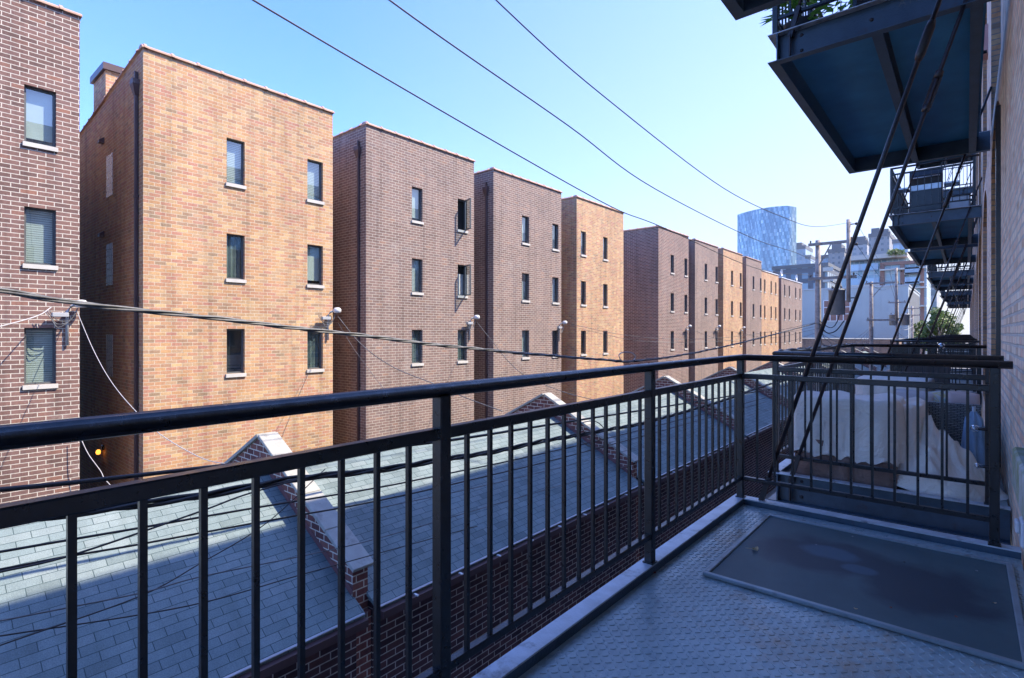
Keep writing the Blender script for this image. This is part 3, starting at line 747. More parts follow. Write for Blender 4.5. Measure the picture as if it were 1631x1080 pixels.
MB().box(XW - .035, XW + .1, 6.99, 7.12, -1.3, 2.2).build('door_casing', M['grillblack'], lb)
MB().box(XW - .055, XW + .15, 1.2, 4.13, -.86, -.64, bev=.012).build('stone_sill', M['mossy'], lb)
# outlet box on the wall
ob = thing('outdoor_outlet', 'small white weatherproof outlet box on the brick under the mossy sill', 'outlet', (XW, 3.93, -1.12))
MB().box(XW - .035, XW + .0, 3.86, 3.99, -1.13, -.99, bev=.008).build('cover_plate', M['outlet'], ob)
MB().box(XW - .055, XW - .036, 3.88, 3.97, -1.06, -1.0, bev=.006).build('flip_lid', M['outlet'], ob)
wl2 = thing('brick_wall_light', 'dusty pink wall light on the brick above the far upper balcony door', 'lamp', (XW - .1, 13.0, 4.1))
MB().prism([(XW, 4.75), (XW - .16, 4.7), (XW - .26, 4.35), (XW, 4.3)], 'y', 11.0, 11.3).build('lamp_housing', M['redlight'], wl2)
# ------------------------------------------------------------------ steel balconies
XR, XI, XF, XE = -1.33, -1.30, -1.383, .12      # rail line, channel web, flange edge, deck edge by the wall
ZT, ZD, ZB = -1.263, -1.31, -1.52
def channel(mb, p0, p1, out, h0, h1, fl=.083, t=.010):
    """C channel between p0 and p1 (2-D), flanges pointing to 'out'"""
    (xa, ya), (xb, yb) = p0, p1; ox, oy = out
    def bx(o0, o1, z0, z1, mi):
        xs = sorted([xa + ox * o0, xb + ox * o1, xa + ox * o1, xb + ox * o0]); ys = sorted([ya + oy * o0, yb + oy * o1, ya + oy * o1, yb + oy * o0])
        mb.box(xs[0], xs[-1], ys[0], ys[-1], z0, z1, mi)
    bx(0, t, h0 + .008, h1 - .008, 0); bx(0, fl, h1 - .008, h1, 1); bx(0, fl, h0, h0 + .008, 0)
def lugs(mb, x0, x1, y0, y1, z):
    """raised tread bars of the checker plate"""
    pit = .0315; nx = int((x1 - x0) / pit); ny = int((y1 - y0) / pit)
    n = 8
    ring = [(math.cos(2 * math.pi * j / n), math.sin(2 * math.pi * j / n)) for j in range(n)]
    for i in range(nx):
        for j in range(ny):
            ang = R(44) if (i + j) % 2 else R(-46)
            ca, sa = math.cos(ang), math.sin(ang)
            cx = x0 + (i + .5) * pit; cy = y0 + (j + .5) * pit
            vs = []
            for (k, zz) in ((1.0, 0), (.62, .0024)):
                for (c, s) in ring:
                    lx, ly = c * .0135 * (1 if k == 1 else .85), s * .0042 * k
                    vs.append((cx + lx * ca - ly * sa, cy + lx * sa + ly * ca, z + zz))
            fs = [(q, (q + 1) % n, n + (q + 1) % n, n + q) for q in range(n)] + [tuple(range(n, 2 * n))]
            mb.add(vs, fs, 0, False)
def balcony(y0, y1, dz, label, detail=2, posts=None, group='steel balconies hung on the brick wall', bal=True, tread=False, rods=(True, True)):
    root = thing('steel_balcony', label, 'balcony', (-.6, (y0 + y1) / 2, ZB + dz), group)
    zt, zd, zb = ZT + dz, ZD + dz, ZB + dz
    XE = .238 if dz == 0 else .12
    posts = posts or [y0, y0 + (y1 - y0) / 3, y0 + 2 * (y1 - y0) / 3, y1]
    ya, yb = y0 + .03, y1 - .03
    # floor and frame
    dk = MB(); dk.box(XI + .001, XE, ya + .001, yb - .001, zd - .008, zd)
    dko = dk.build('deck_plate', [M['plate']], root)
    if tread:
        lg = MB(); lugs(lg, XI + .01, XE - .01, .75, yb - .01, zd + .0002)
        lo = lg.build('tread_bars', M['plate'], dko, fix=False)
    un = MB(); un.quad((XI + .001, ya, zd - .012), (XE, ya, zd - .012), (XE, yb, zd - .012), (XI + .001, yb, zd - .012)); un.build('deck_underside', M['under'], root, fix=False)
    for nm, p0, p1, out in (('edge_channel', (XI, ya - .083), (XI, yb + .083), (-1, 0)), ('edge_channel', (XI + .001, ya), (XW - .01, ya), (0, -1)), ('edge_channel', (XI + .001, yb), (XW - .01, yb), (0, 1))):
        c = MB(); channel(c, p0, p1, out, zb, zt); c.build(nm, [M['channel'], M['flange']], root)
    for x in (-.60, .02):
        j = MB(); j.box(x, x + .008, ya + .002, yb - .002, zb + .01, zd - .014); j.box(x, x + .075, ya + .002, yb - .002, zb + .002, zb + .01); j.box(x + .009, x + .075, ya + .002, yb - .002, zd - .022, zd - .014)
        j.build('floor_joist', M['channel'], root)
    # railing
    zr = -.190 + dz; zm = -.332 + dz; zl = -1.116 + dz
    hr = MB(); hr.tube([(XW - .045, y0, zr), (XR, y0, zr), (XR, y1, zr), (XW - .045, y1, zr)], .0235, 12 if detail > 1 else 6)
    xp = .125
    if detail > 1:
        hr.build('handrail', M['rail'], root)
        for (p, q) in (((XR, y0 + .02, 0), (XR, y1 - .02, 0)), ((XR + .02, y0, 0), (xp, y0, 0)), ((XR + .02, y1, 0), (xp, y1, 0))):
            MB().bar(Vector(p) + Vector((0, 0, zm)), Vector(q) + Vector((0, 0, zm)), .038, .038, bev=.004).build('middle_rail', M['rail'], root)
            MB().bar(Vector(p) + Vector((0, 0, zl)), Vector(q) + Vector((0, 0, zl)), .034, .030, bev=.004).build('bottom_rail', M['rail'], root)
        for (x, y) in [(XR, p) for p in posts] + [(xp, y0), (xp, y1)]:
            pm = MB(); pm.box(x - .0235, x + .0235, y - .0235, y + .0235, zt, zr - .018, bev=.004)
            pm.box(x - .03, x + .03, y - .03, y + .03, zt + .0005, zt + .008)
            pm.build('post', M['rail'], root)
        def bl(x, y): MB().box(x - .0073, x + .0073, y - .0073, y + .0073, zl + .014, zm - .018).build('baluster', M['rail'], root)
        sp = .119
        for i in range(len(posts) - 1):
            L = posts[i + 1] - posts[i]; n = round(L / sp)
            for k in range(1, n): bl(XR, posts[i] + L * k / n - (.02 if tread and i == 0 else 0))
        n = round((xp - XR) / sp)
        for yy in (y0, y1):
            for k in range(1, n): bl(XR + (xp - XR) * k / n, yy)
    else:
        rl = hr
        for (p, q) in (((XR, y0, 0), (XR, y1, 0)), ((XR, y0, 0), (xp, y0, 0)), ((XR, y1, 0), (xp, y1, 0))):
            for z in (zm, zl): rl.bar(Vector(p) + Vector((0, 0, z)), Vector(q) + Vector((0, 0, z)), .036)
        for (x, y) in [(XR, p) for p in posts] + [(xp, y0), (xp, y1)]: rl.box(x - .023, x + .023, y - .023, y + .023, zt, zr)
        for i in range(1, 36): rl.box(XR - .008, XR + .008, y0 + (y1 - y0) * i / 36 - .008, y0 + (y1 - y0) * i / 36 + .008, zl, zm)
        for yy in (y0, y1):
            for i in range(1, 12): rl.box(XR + (xp - XR) * i / 12 - .008, XR + (xp - XR) * i / 12 + .008, yy - .008, yy + .008, zl, zm)
        rl.build('railing', M['rail'], root)
    if detail > 1:
        for (xx, zz_) in ((-1.12, zt - .06), (-1.12, zb + .06), (-.60, zt - .12), (.02, zt - .12)):
            for (yy, sg) in ((ya - .012, -1), (yb + .012, 1)):
                MB().lathe((xx, yy, zz_), [(0, -.008 * 1), (.013, -.006), (.016, 0), (.013, .006), (0, .008)], 8, axis='y').build('bolt', M['rod'], root)
    # hanger rods
    for e, (yy, sg) in enumerate(((ya - .052, -1), (yb + .052, 1))):
        if not rods[e]: continue
        p = Vector((-1.205, yy, zt - .05)); qd = Vector((XW, yy, zt - .05 + 1.455 * 3.17)); d = (qd - p)
        rd = MB(); rd.tube([p + d * .035, qd], .0145, 8 if detail > 1 else 5)
        ro = rd.build('hanger_rod', M['rod'], root)
        tb = MB(); s0, s1 = (3.06) / 4.61, (3.29) / 4.61
        A, B = p + d * s0, p + d * s1; dn = d.normalized(); xx = dn.cross(Vector((0, 1, 0)))
        if sg > 0: tb.tube([A, A + dn * .04, B - dn * .04, B], .03, 10, rs=[.02, .028, .028, .02])
        else:
            for s in (-1, 1): tb.bar(A + xx * s * .022, B + xx * s * .022, .012, .014)
            tb.tube([A - dn * .03, A + dn * .02], .026, 8); tb.tube([B - dn * .02, B + dn * .03], .026, 8)
        tb.build('turnbuckle', M['rod'], ro)
        cl = MB()
        for s in (-1, 1): cl.bar(p + Vector((0, s * .014, -.02)) - d * .0, p + d * .05 + Vector((0, s * .014, 0)), .009, .035)
        cl.tube([p + Vector((0, -.03, 0)), p + Vector((0, .03, 0))], .013, 8)
        cl.box(p.x - .006, p.x + .006, yy - .025, yy + .025, zb + .02, zt - .03)
        cl.build('clevis', M['rod'], ro)
    return root
P2 = [5.28, 6.72, 8.18, 9.62]
B1 = balcony(-.33, 4.29, 0, 'near steel balcony the view is taken from, with tread plate floor', 2, [-.33, 1.206, 2.74, 4.29], tread=True, rods=(False, True))
B2 = balcony(5.28, 9.62, 0, 'next balcony at the same level holding the tan covered furniture', 2, P2)
B3 = balcony(15.1, 19.44, 0, 'third balcony at the same level, seen past the covered furniture', 2)
U1 = balcony(-.33, 4.29, 3.97, 'upper balcony of which only one dark corner shows at the top edge', 2, [-.33, 1.206, 2.74, 4.29], rods=(False, True))
U2 = balcony(5.28, 9.62, 3.97, 'big upper balcony overhead at top right with blue dark underside', 2, P2)
U3 = balcony(15.1, 19.44, 3.97, 'upper balcony holding the gas grill, below and behind the big overhead one', 2)
ordn = ['fourth', 'fifth', 'sixth', 'seventh', 'eighth', 'ninth', 'tenth']
for i, y in enumerate((20.2, 30.2, 35.3, 45.3, 50.4, 60.4, 65.5)):
    balcony(y, y + 4.34, 0, '%s balcony along the wall at the viewer\'s own level' % ordn[i], 1)
    balcony(y, y + 4.34, 3.97, '%s balcony along the wall one storey above the viewer' % ordn[i], 1)
for i, y in enumerate((15.1, 20.2, 30.2, 35.3)):
    balcony(y, y + 4.34, 7.5, 'top storey balcony, %s of those along the wall' % ['first', 'second', 'third', 'fourth'][i], 1)
# lettering stamped on the overhead channel
fc = bpy.data.curves.new('stamped_lettering', 'FONT'); fc.body = 'AMS O'; fc.size = .075; fc.extrude = .0006; fc.space_character = 1.5
fc.materials.append(M['greyframe']); ft = bpy.data.objects.new('lettering_source', fc); fm_ = bpy.data.meshes.new_from_object(ft); bpy.data.objects.remove(ft); fo = bpy.data.objects.new('stamped_lettering', fm_); COL.objects.link(fo); fo.parent = U2
tp = Vector((-.42, 5.28 + .03 - .0125, 2.62)); fo.location = tp - world_loc(U2); fo.rotation_euler = (R(90), 0, 0)
# ------------------------------------------------------------------ things lying on the near balcony
sd = thing('screen_door_panel', 'dark mesh door screen with grey frame lying flat on the tread plate', 'screen door', (-.47, 3.46, ZD))
fx0, fx1, fy0, fy1, fz = -1.085, .195, 2.86, 4.09, ZD + .004
fm = MB(); w = .028
fm.box(fx0, fx1, fy0, fy0 + w, fz, fz + .02, bev=.004); fm.box(fx0, fx1, fy1 - w, fy1, fz, fz + .02, bev=.004)
fm.box(fx0, fx0 + w, fy0 + w, fy1 - w, fz, fz + .0198, bev=.004); fm.box(fx1 - w, fx1, fy0 + w, fy1 - w, fz, fz + .0198, bev=.004)
fm.build('frame', M['alu'], sd)
MB().box(fx0 + .02, fx1 - .02, fy0 + .02, fy1 - .02, fz + .007, fz + .010).build('mesh_screen', M['screen'], sd)
def leaf(u, v, size, mat, label, cat='leaf', z=None, stem=False, curl=.35):
    zz = z if z is not None else ZD + .015
    r = (u - CX) / F; t = -zz * F / (v - HOR); x, y = (-S_ + C_ * r) * t, (C_ + S_ * r) * t
    mb = MB(); a0 = random.uniform(0, 6.28); n = 10; vs = [(x, y, zz + size * .12)]
    for j in range(n):
        a = a0 + 2 * math.pi * j / n; rr = size * (.5 + .5 * abs(math.cos((a - a0) * 1.0))) * random.uniform(.75, 1.1)
        vs.append((x + rr * math.cos(a), y + rr * .7 * math.sin(a), zz + abs(math.cos(a - a0)) ** 2 * size * curl + random.uniform(0, .15) * size))
    vs2 = [(p[0], p[1], p[2] + .0012) for p in vs]
    mb.add(vs, [(0, 1 + (j + 1) % n, 1 + j) for j in range(n)]); mb.add(vs2, [(0, 1 + j, 1 + (j + 1) % n) for j in range(n)])
    if stem: mb.tube([(x, y, zz + size * .2), (x - size * 1.2, y - size * .2, zz + size * .35), (x - size * 2.6, y + size * .1, zz + size * .05)], .0012, 4)
    o = mb.build('dry_leaf' if cat == 'leaf' else 'debris_chip', mat, fix=False); tag(o, label, cat, 'litter on the screen and tread plate')
leaf(1203, 877, .022, M['deadleaf'], 'curled tan leaf with long stem near the screen corner', stem=True, curl=.9)
leaf(1042, 913, .012, M['redleaf'], 'small rust coloured leaf on the tread plate beside the edge channel', z=ZD + .003)
leaf(1363, 970, .010, M['deadleaf'], 'pale sliver of leaf near the middle front of the screen')
leaf(1418, 968, .009, M['redleaf'], 'brown chip beside the pale sliver on the screen', 'chip')
leaf(1524, 983, .010, M['redleaf'], 'reddish leaf fragment low on the right of the screen')
leaf(1584, 961, .009, M['deadleaf'], 'tan crumb of leaf near the right side of the screen')
leaf(1556, 910, .009, M['greychip'], 'grey chip near the far right corner of the screen', 'chip')
leaf(1440, 896, .009, M['slat'], 'dark twig bit in the middle of the damp patch', 'chip')
leaf(1358, 855, .007, M['greychip'], 'tiny pale fleck near the back edge of the screen', 'chip')
leaf(1300, 868, .006, M['greychip'], 'tiny pale fleck left of centre on the screen', 'chip')
# ------------------------------------------------------------------ furniture under covers on the next balcony
def cover(x0, x1, y0, y1, z0, z1, label, mat, seed, name='furniture_cover', fold=.05, sag=.03, cat='cover', skirt=None, group=None, lift=0.0):
    cx, cy, hx, hy = (x0 + x1) / 2, (y0 + y1) / 2, (x1 - x0) / 2, (y1 - y0) / 2
    n, vs, fs = 96, [], []
    rings = [(.0, 0), (.3, 0), (.6, 0), (.8, 0), (.92, 0), (.98, .015), (1.0, .05)] + [(1.0, .05 + .95 * k / 12) for k in range(1, 13)]
    def rr(a):
        c, s = math.cos(a), math.sin(a); e = 6
        return 1 / ((abs(c) ** e + abs(s) ** e) ** (1 / e))
    for (k, dpt) in rings:
        for j in range(n):
            a = 2 * math.pi * j / n; R_ = rr(a); c, s = math.cos(a) * R_, math.sin(a) * R_
            f = noise.noise(Vector((math.cos(a) * 2.2 + seed, math.sin(a) * 2.2, dpt * .7))) + .6 * noise.noise(Vector((math.cos(a) * 6 + seed, math.sin(a) * 6, dpt * 1.2 + 3)))
            out = fold * dpt ** .8 * (f + .35) if dpt > 0 else 0
            nrm = noise.noise(Vector((c * k * 2 + seed, s * k * 2, 5)))
            x = cx + c * k * hx + math.cos(a) * out; y = cy + s * k * hy + math.sin(a) * out
            z = z1 - (z1 - z0) * dpt + (nrm * sag if dpt < .06 else 0) + lift * max(0, 1 - k)
            if dpt > .98: z += abs(noise.noise(Vector((math.cos(a) * 3 + seed, math.sin(a) * 3, 9)))) * .12
            vs.append((x, y, z))
    for i in range(len(rings) - 1):
        for j in range(n): fs.append((i * n + j, i * n + (j + 1) % n, (i + 1) * n + (j + 1) % n, (i + 1) * n + j))
    mb = MB().add(vs, fs, 0, True)
    root = thing(name, label, cat, (cx, cy, z0), group)
    mb.build('cloth', mat, root, fix=False)
    if skirt:
        vs, fs = [], []
        for k in range(4):
            for j in range(n):
                a = 2 * math.pi * j / n; R_ = rr(a) * .97; c, s = math.cos(a) * R_, math.sin(a) * R_
                f = noise.noise(Vector((math.cos(a) * 5 + seed, math.sin(a) * 5, k * .6)))
                vs.append((cx + c * hx + math.cos(a) * .05 * f, cy + s * hy + math.sin(a) * .05 * f, z0 + .16 - k * (z0 + .16 - skirt) / 3 + .02 * f))
        for i in range(3):
            for j in range(n): fs.append((i * n + j, i * n + (j + 1) % n, (i + 1) * n + (j + 1) % n, (i + 1) * n + j))
        MB().add(vs, fs, 0, True).build('skirt', M['brownlining'], root, fix=False)
    return root
cover(-1.245, -.42, 5.40, 6.05, -1.12, -.575, 'large tan cover draped over furniture behind the near rail', M['cover'], 3.1, fold=.07, skirt=ZD + .004, group='tan furniture covers')
cover(-.62, -.28, 5.62, 6.35, -1.2, -.62, 'narrower tan cover leaning against the wicker chair', M['cover'], 8.4, fold=.09, group='tan furniture covers')
cover(-1.05, -.30, 7.6, 8.6, -1.2, -.55, 'tan covered piece standing further back on the second balcony', M['cover'], 5.7, fold=.05, group='tan furniture covers', lift=.05)
def tarp(cx, cy, rx, ry, h, z0, label, seed):
    n, mrad, vs, fs = 72, 26, [], []
    for i in range(mrad + 1):
        k = i / mrad
        for j in range(n):
            a = 2 * math.pi * j / n; c, s = math.cos(a), math.sin(a)
            e = 1 + .18 * noise.noise(Vector((c * 1.5 + seed, s * 1.5, 1)))
            x, y = c * k * rx * e, s * k * ry * e
            d = math.hypot((x + .05) / rx, y / ry)
            z = h * (max(0, 1 - d) ** 1.0) * (1 + .35 * noise.noise(Vector((x * 3 + seed, y * 3, 4)))) + .10 * max(0, 1 - ((x + .22) / .16) ** 2 - (y / .25) ** 2)
            p = Vector((x * 4 + seed, y * 4, 0))
            z += (1 - abs(noise.noise(p)) * 2.6) * .10 * min(1, (1 - k) * 4) + (1 - abs(noise.noise(p * 2.1)) * 2.6) * .05 * min(1, (1 - k) * 5)
            vs.append((cx + x, cy + y, max(z0 + .004, z0 + z)))
    for i in range(mrad):
        for j in range(n): fs.append((i * n + j, i * n + (j + 1) % n, (i + 1) * n + (j + 1) % n, (i + 1) * n + j))
    o = MB().add(vs, fs, 0, True).build('crumpled_tarp', M['cover'], fix=False)
    tag(o, label, 'tarp')
tarp(-.18, 5.74, .44, .36, .50, ZD, 'crumpled pale tan tarp heaped beside the post next to the wall', 2.2)
# wicker chair seen from behind
wc = thing('wicker_chair', 'grey woven wicker armchair standing behind the crumpled tarp', 'chair', (-.22, 6.55, ZD))
wy = 6.30
def tapered(mb, x0, x1, y0, y1, z0, z1, e):
    vs = [(x0 + e, y0, z0), (x1 - e, y0, z0), (x1 - e, y1, z0), (x0 + e, y1, z0), (x0, y0 - .04, z1), (x1, y0 - .04, z1), (x1, y1 - .04, z1), (x0, y1 - .04, z1)]
    mb.add(vs, [(3, 2, 1, 0), (4, 5, 6, 7), (0, 1, 5, 4), (1, 2, 6, 5), (2, 3, 7, 6), (3, 0, 4, 7)])
m1 = MB(); tapered(m1, -.56, .10, wy, wy + .07, ZD + .12, -.64, .05); m1.build('backrest', M['wicker'], wc)
for sx in (-1, 1):
    xc = -.23 + sx * .285
    MB().box(xc - .04, xc + .04, wy + .07, wy + .68, ZD + .12, -.82, bev=.012).build('armrest', M['wicker'], wc)
MB().box(-.47, .01, wy + .07, wy + .66, ZD + .2, ZD + .32).build('seat', M['wicker'], wc)
MB().box(-.465, .005, wy + .09, wy + .64, ZD + .323, ZD + .44, bev=.03).build('seat_cushion', M['pillowfab'], wc)
for sx in (-1, 1):
    for yy in (wy + .03, wy + .62):
        xc = -.23 + sx * .25
        MB().box(xc - .02, xc + .02, yy - .0, yy + .04, ZD, ZD + .119).build('leg', M['grillblack'], wc)
def pillow(cx, cy, cz, sx, sy, sz, mat, label, rot=0, tilt=0):
    n, mm, vs, fs = 20, 20, [], []
    for i in range(n + 1):
        for j in range(mm + 1):
            u, v = -1 + 2 * i / n, -1 + 2 * j / mm
            w = max(0, (1 - u ** 4) * (1 - v ** 4)) ** .5
            k = 1 - .08 * (abs(u) * abs(v)) ** 2 + .0
            wr = .05 * noise.noise(Vector((u * 2, v * 2, cx * 9)))
            vs.append((u * sx * k, w * sy * (1 + wr), v * sz * k)); vs.append((u * sx * k, -w * sy * (1 + wr), v * sz * k))
    W_ = (mm + 1)
    for i in range(n):
        for j in range(mm):
            a, b, c, d = (i * W_ + j) * 2, ((i + 1) * W_ + j) * 2, ((i + 1) * W_ + j + 1) * 2, (i * W_ + j + 1) * 2
            fs.append((a, b, c, d)); fs.append((a + 1, d + 1, c + 1, b + 1))
    mtx = Matrix.Translation((cx, cy, cz)) @ Matrix.Rotation(rot, 4, 'Y') @ Matrix.Rotation(tilt, 4, 'X')
    o = MB().add([mtx @ Vector(p) for p in vs], fs, 0, True).build('pillow', mat, fix=False)
    tag(o, label, 'pillow', 'pillows on the wicker chair')
pillow(-.40, wy + .14, -.72, .17, .055, .17, M['pillowfab'], 'plain pale pillow at the left of the wicker chair back', rot=.08)
pillow(-.18, wy + .17, -.71, .16, .055, .16, M['printed'], 'printed pillow with green and yellow motif in the middle of the wicker chair', rot=-.1)
pillow(-.03, wy + .13, -.70, .12, .055, .16, M['pinkfab'], 'blush coloured pillow at the wall end of the wicker chair', rot=.05)
# folded blue umbrella
bu = thing('folded_umbrella', 'folded blue patio umbrella standing against the wall by the wicker chair', 'umbrella', (.12, 6.0, ZD))
vs, fs = [], []; n = 28
for i, (z, r) in enumerate([(-.66, .015), (-.72, .05), (-.85, .062), (-1.0, .075), (-1.12, .085), (-1.2, .07)]):
    for j in range(n):
        a = 2 * math.pi * j / n; rr_ = r * (1 + .22 * math.sin(a * 7))
        vs.append((.045 + rr_ * math.cos(a), 5.93 + rr_ * math.sin(a), z))
for i in range(5):
    for j in range(n): fs.append((i * n + j, i * n + (j + 1) % n, (i + 1) * n + (j + 1) % n, (i + 1) * n + j))
MB().add(vs, fs, 0, True).build('canopy', M['bluefabric'], bu, fix=False)
MB().tube([(.045, 5.93, ZD), (.045, 5.93, -.62)], .012, 8).build('pole', M['galv'], bu)
# solar orb lamps
def orb(x, y, z, label, side=(1, 0, 0), r=.03):
    t = thing('solar_orb_lamp', label, 'lamp', (x, y, z), 'clear orb lamps on the railings')
    MB().lathe((x, y, z), [(0, -r), (r * .6, -r * .8), (r, 0), (r * .75, r * .66), (0, r * .85)], 14, axis='y').build('glass_orb', M['orbglass'], t)
    MB().lathe((x, y, z), [(0, -r * .5), (r * .35, -r * .3), (r * .4, r * .2), (0, r * .5)], 10, axis='y').build('lamp_core', M['palegrey'], t)
    MB().tube([(x, y, z), (x + side[0] * .07, y + side[1] * .07, z + side[2] * .07)], .012, 8).build('stem', M['grillblack'], t)
orb(.045, 5.25, -.71, 'clear orb lamp clipped to the post beside the wicker chair', r=.026)
orb(.06, 5.25, -.985, 'lower clear orb lamp beside the crumpled tarp', r=.02)
orb(-.27, 9.6, -.185, 'clear orb lamp on the far handrail of the second balcony', side=(0, 0, -.6), r=.042)
rl = MB(); pts = [(XR + .012 * math.cos(i * .9), 5.35 + i * .085, -.166 + .006 * math.sin(i * 1.3)) for i in range(50)]
rl.tube(pts, .009, 6); o = rl.build('rope_light', M['wirewhite']); tag(o, 'whitish rope light tied along the second balcony side handrail', 'rope light')
# wooden planks below the gap between balconies
fb = thing('wooden_fence', 'tan board screen seen low through the gap under the second balcony', 'fence', (-.4, 4.8, G))
for i in range(9):
    MB().box(-.62 + i * .096, -.62 + i * .096 + .092, 5.20, 5.22, G, -1.75).build('board', M['tanboard'], fb)
MB().box(-.62, .24, 5.222, 5.26, -2.1, -2.0).build('crossrail', M['tanboard'], fb)
# covered or stored pieces on the third balcony
db = thing('slatted_deck_box', 'dark slatted box standing on the third balcony', 'deck box', (-.8, 15.6, ZD))
for i in range(10): MB().box(-1.15 + i * .085, -1.15 + i * .085 + .075, 15.35, 15.38, ZD + .02, -.55).build('slat', M['slat'], db)
MB().box(-1.16, -.29, 15.381, 15.9, ZD, -.57).build('body', M['planter'], db)
MB().box(-1.18, -.27, 15.33, 15.92, -.568, -.53, bev=.01).build('lid', M['slat'], db)
# gas grill on the upper balcony
zg = ZD + 3.97
gg = thing('gas_grill', 'black gas grill with closed lid on the upper balcony', 'grill', (-.75, 15.8, zg))
MB().box(-1.02, -.42, 15.5, 16.0, zg + .12, zg + .75, bev=.02).build('cabinet', M['grillblack'], gg)
MB().box(-1.0, -.44, 15.475, 15.499, zg + .62, zg + .74).build('control_panel', M['steel'], gg)
l = MB(); l.prism([(15.5, zg + .76), (15.47, zg + .95), (15.55, zg + 1.1), (15.8, zg + 1.16), (15.98, zg + 1.05), (16.0, zg + .76)], 'x', -1.02, -.42); l.build('lid', M['grillblack'], gg)
MB().tube([(-.98, 15.43, zg + .9), (-.46, 15.43, zg + .9)], .014, 8).build('handle', M['steel'], gg)
for s in (-1, 1): MB().box(-.72 + s * .32 - (.28 if s < 0 else 0), -.72 + s * .32 + (.28 if s > 0 else 0), 15.53, 15.95, zg + .70, zg + .74, bev=.006).build('side_shelf', M['steel'], gg)
for x in (-.98, -.46):
    MB().lathe((x, 15.55, zg + .06), [(0, -.02), (.055, -.02), (.055, .02), (0, .02)], 12, axis='x').build('wheel', M['grillblack'], gg)
bx = thing('storage_tub', 'pale storage tub beside the gas grill on the upper balcony', 'storage tub', (-.25, 15.7, zg))
MB().box(-.30, .05, 15.5, 15.85, zg, zg + .38, bev=.02).build('tub', M['galv'], bx); MB().box(-.315, .065, 15.485, 15.865, zg + .381, zg + .42, bev=.01).build('lid', M['planter'], bx)
# potted plants on the overhead balcony
def plant(x, y, z, r, h, label, n=60, seed=0, ext=0.0):
    rnd = random.Random(seed)
    t = thing('potted_plant', label, 'plant', (x, y, z), 'potted plants on the overhead balcony')
    MB().lathe((x, y, z), [(0, 0), (.10, 0), (.14, .24), (.15, .25), (.13, .25), (.12, .2), (0, .2)], 14).build('pot', M['planter'], t)
    lv = MB(); st = MB()
    for i in range(n):
        a = rnd.uniform(0, 6.28); e = rnd.uniform(.1, 1.3); L = r * rnd.uniform(.5, 1.15)
        base = Vector((x + rnd.uniform(-.05, .05), y + rnd.uniform(-.05, .05), z + .22 + rnd.random() * h))
        tip = base + Vector((math.cos(a) * math.cos(e) * L - ext * rnd.random(), math.sin(a) * math.cos(e) * L, math.sin(e) * L * .5 - .12 * rnd.random()))
        d = (tip - base).normalized(); s = d.cross(Vector((0, 0, 1))).normalized()
        w = L * .13
        for q_ in (-.5, 0, .5):
            dd = (d + s * q_).normalized(); ss = dd.cross(Vector((0, 0, 1))).normalized()
            p0 = base.lerp(tip, .45); p1 = p0 + dd * L * .55; pm = p0.lerp(p1, .4)
            lv.add([p0, pm + ss * w * .5 + Vector((0, 0, .01)), p1, pm - ss * w * .5 + Vector((0, 0, .01))], [(0, 1, 2, 3)])
        if i % 3 == 0: st.tube([(x, y, z + .2), base, base.lerp(tip, .5)], .004, 4)
    lv.build('foliage', M['leafbright'], t, fix=False); st.build('stem', M['leaf'], t)
plant(-1.20, 5.62, zg, .34, .5, 'leafy green plant reaching out past the corner of the overhead balcony', 50, 1, .2)
plant(-.98, 6.1, zg, .3, .45, 'second pot plant behind the overhead balcony rail', 30, 2)
plant(-.75, 7.0, zg, .3, .5, 'pot plant further along the overhead balcony', 30, 3)
# patio chair on the overhead balcony
pc = thing('patio_chair', 'dark slatted patio chair on the overhead balcony', 'chair', (-.6, 5.9, zg))
for (x, y) in ((-.78, 5.6), (-.38, 5.6), (-.78, 6.05), (-.38, 6.05)): MB().bar((x, y, zg), (x + .03, y + .02, zg + (.42 if y < 5.8 else .85)), .03).build('leg', M['grillblack'], pc)
sm = MB()
for i in range(7): sm.box(-.80, -.34, 5.58 + i * .07, 5.58 + i * .07 + .05, zg + .421, zg + .44)
sm.build('seat', M['slat'], pc)
sm = MB()
for i in range(5): sm.box(-.77, -.35, 6.10, 6.115, zg + .5 + i * .075, zg + .55 + i * .075)
sm.build('backrest', M['slat'], pc)
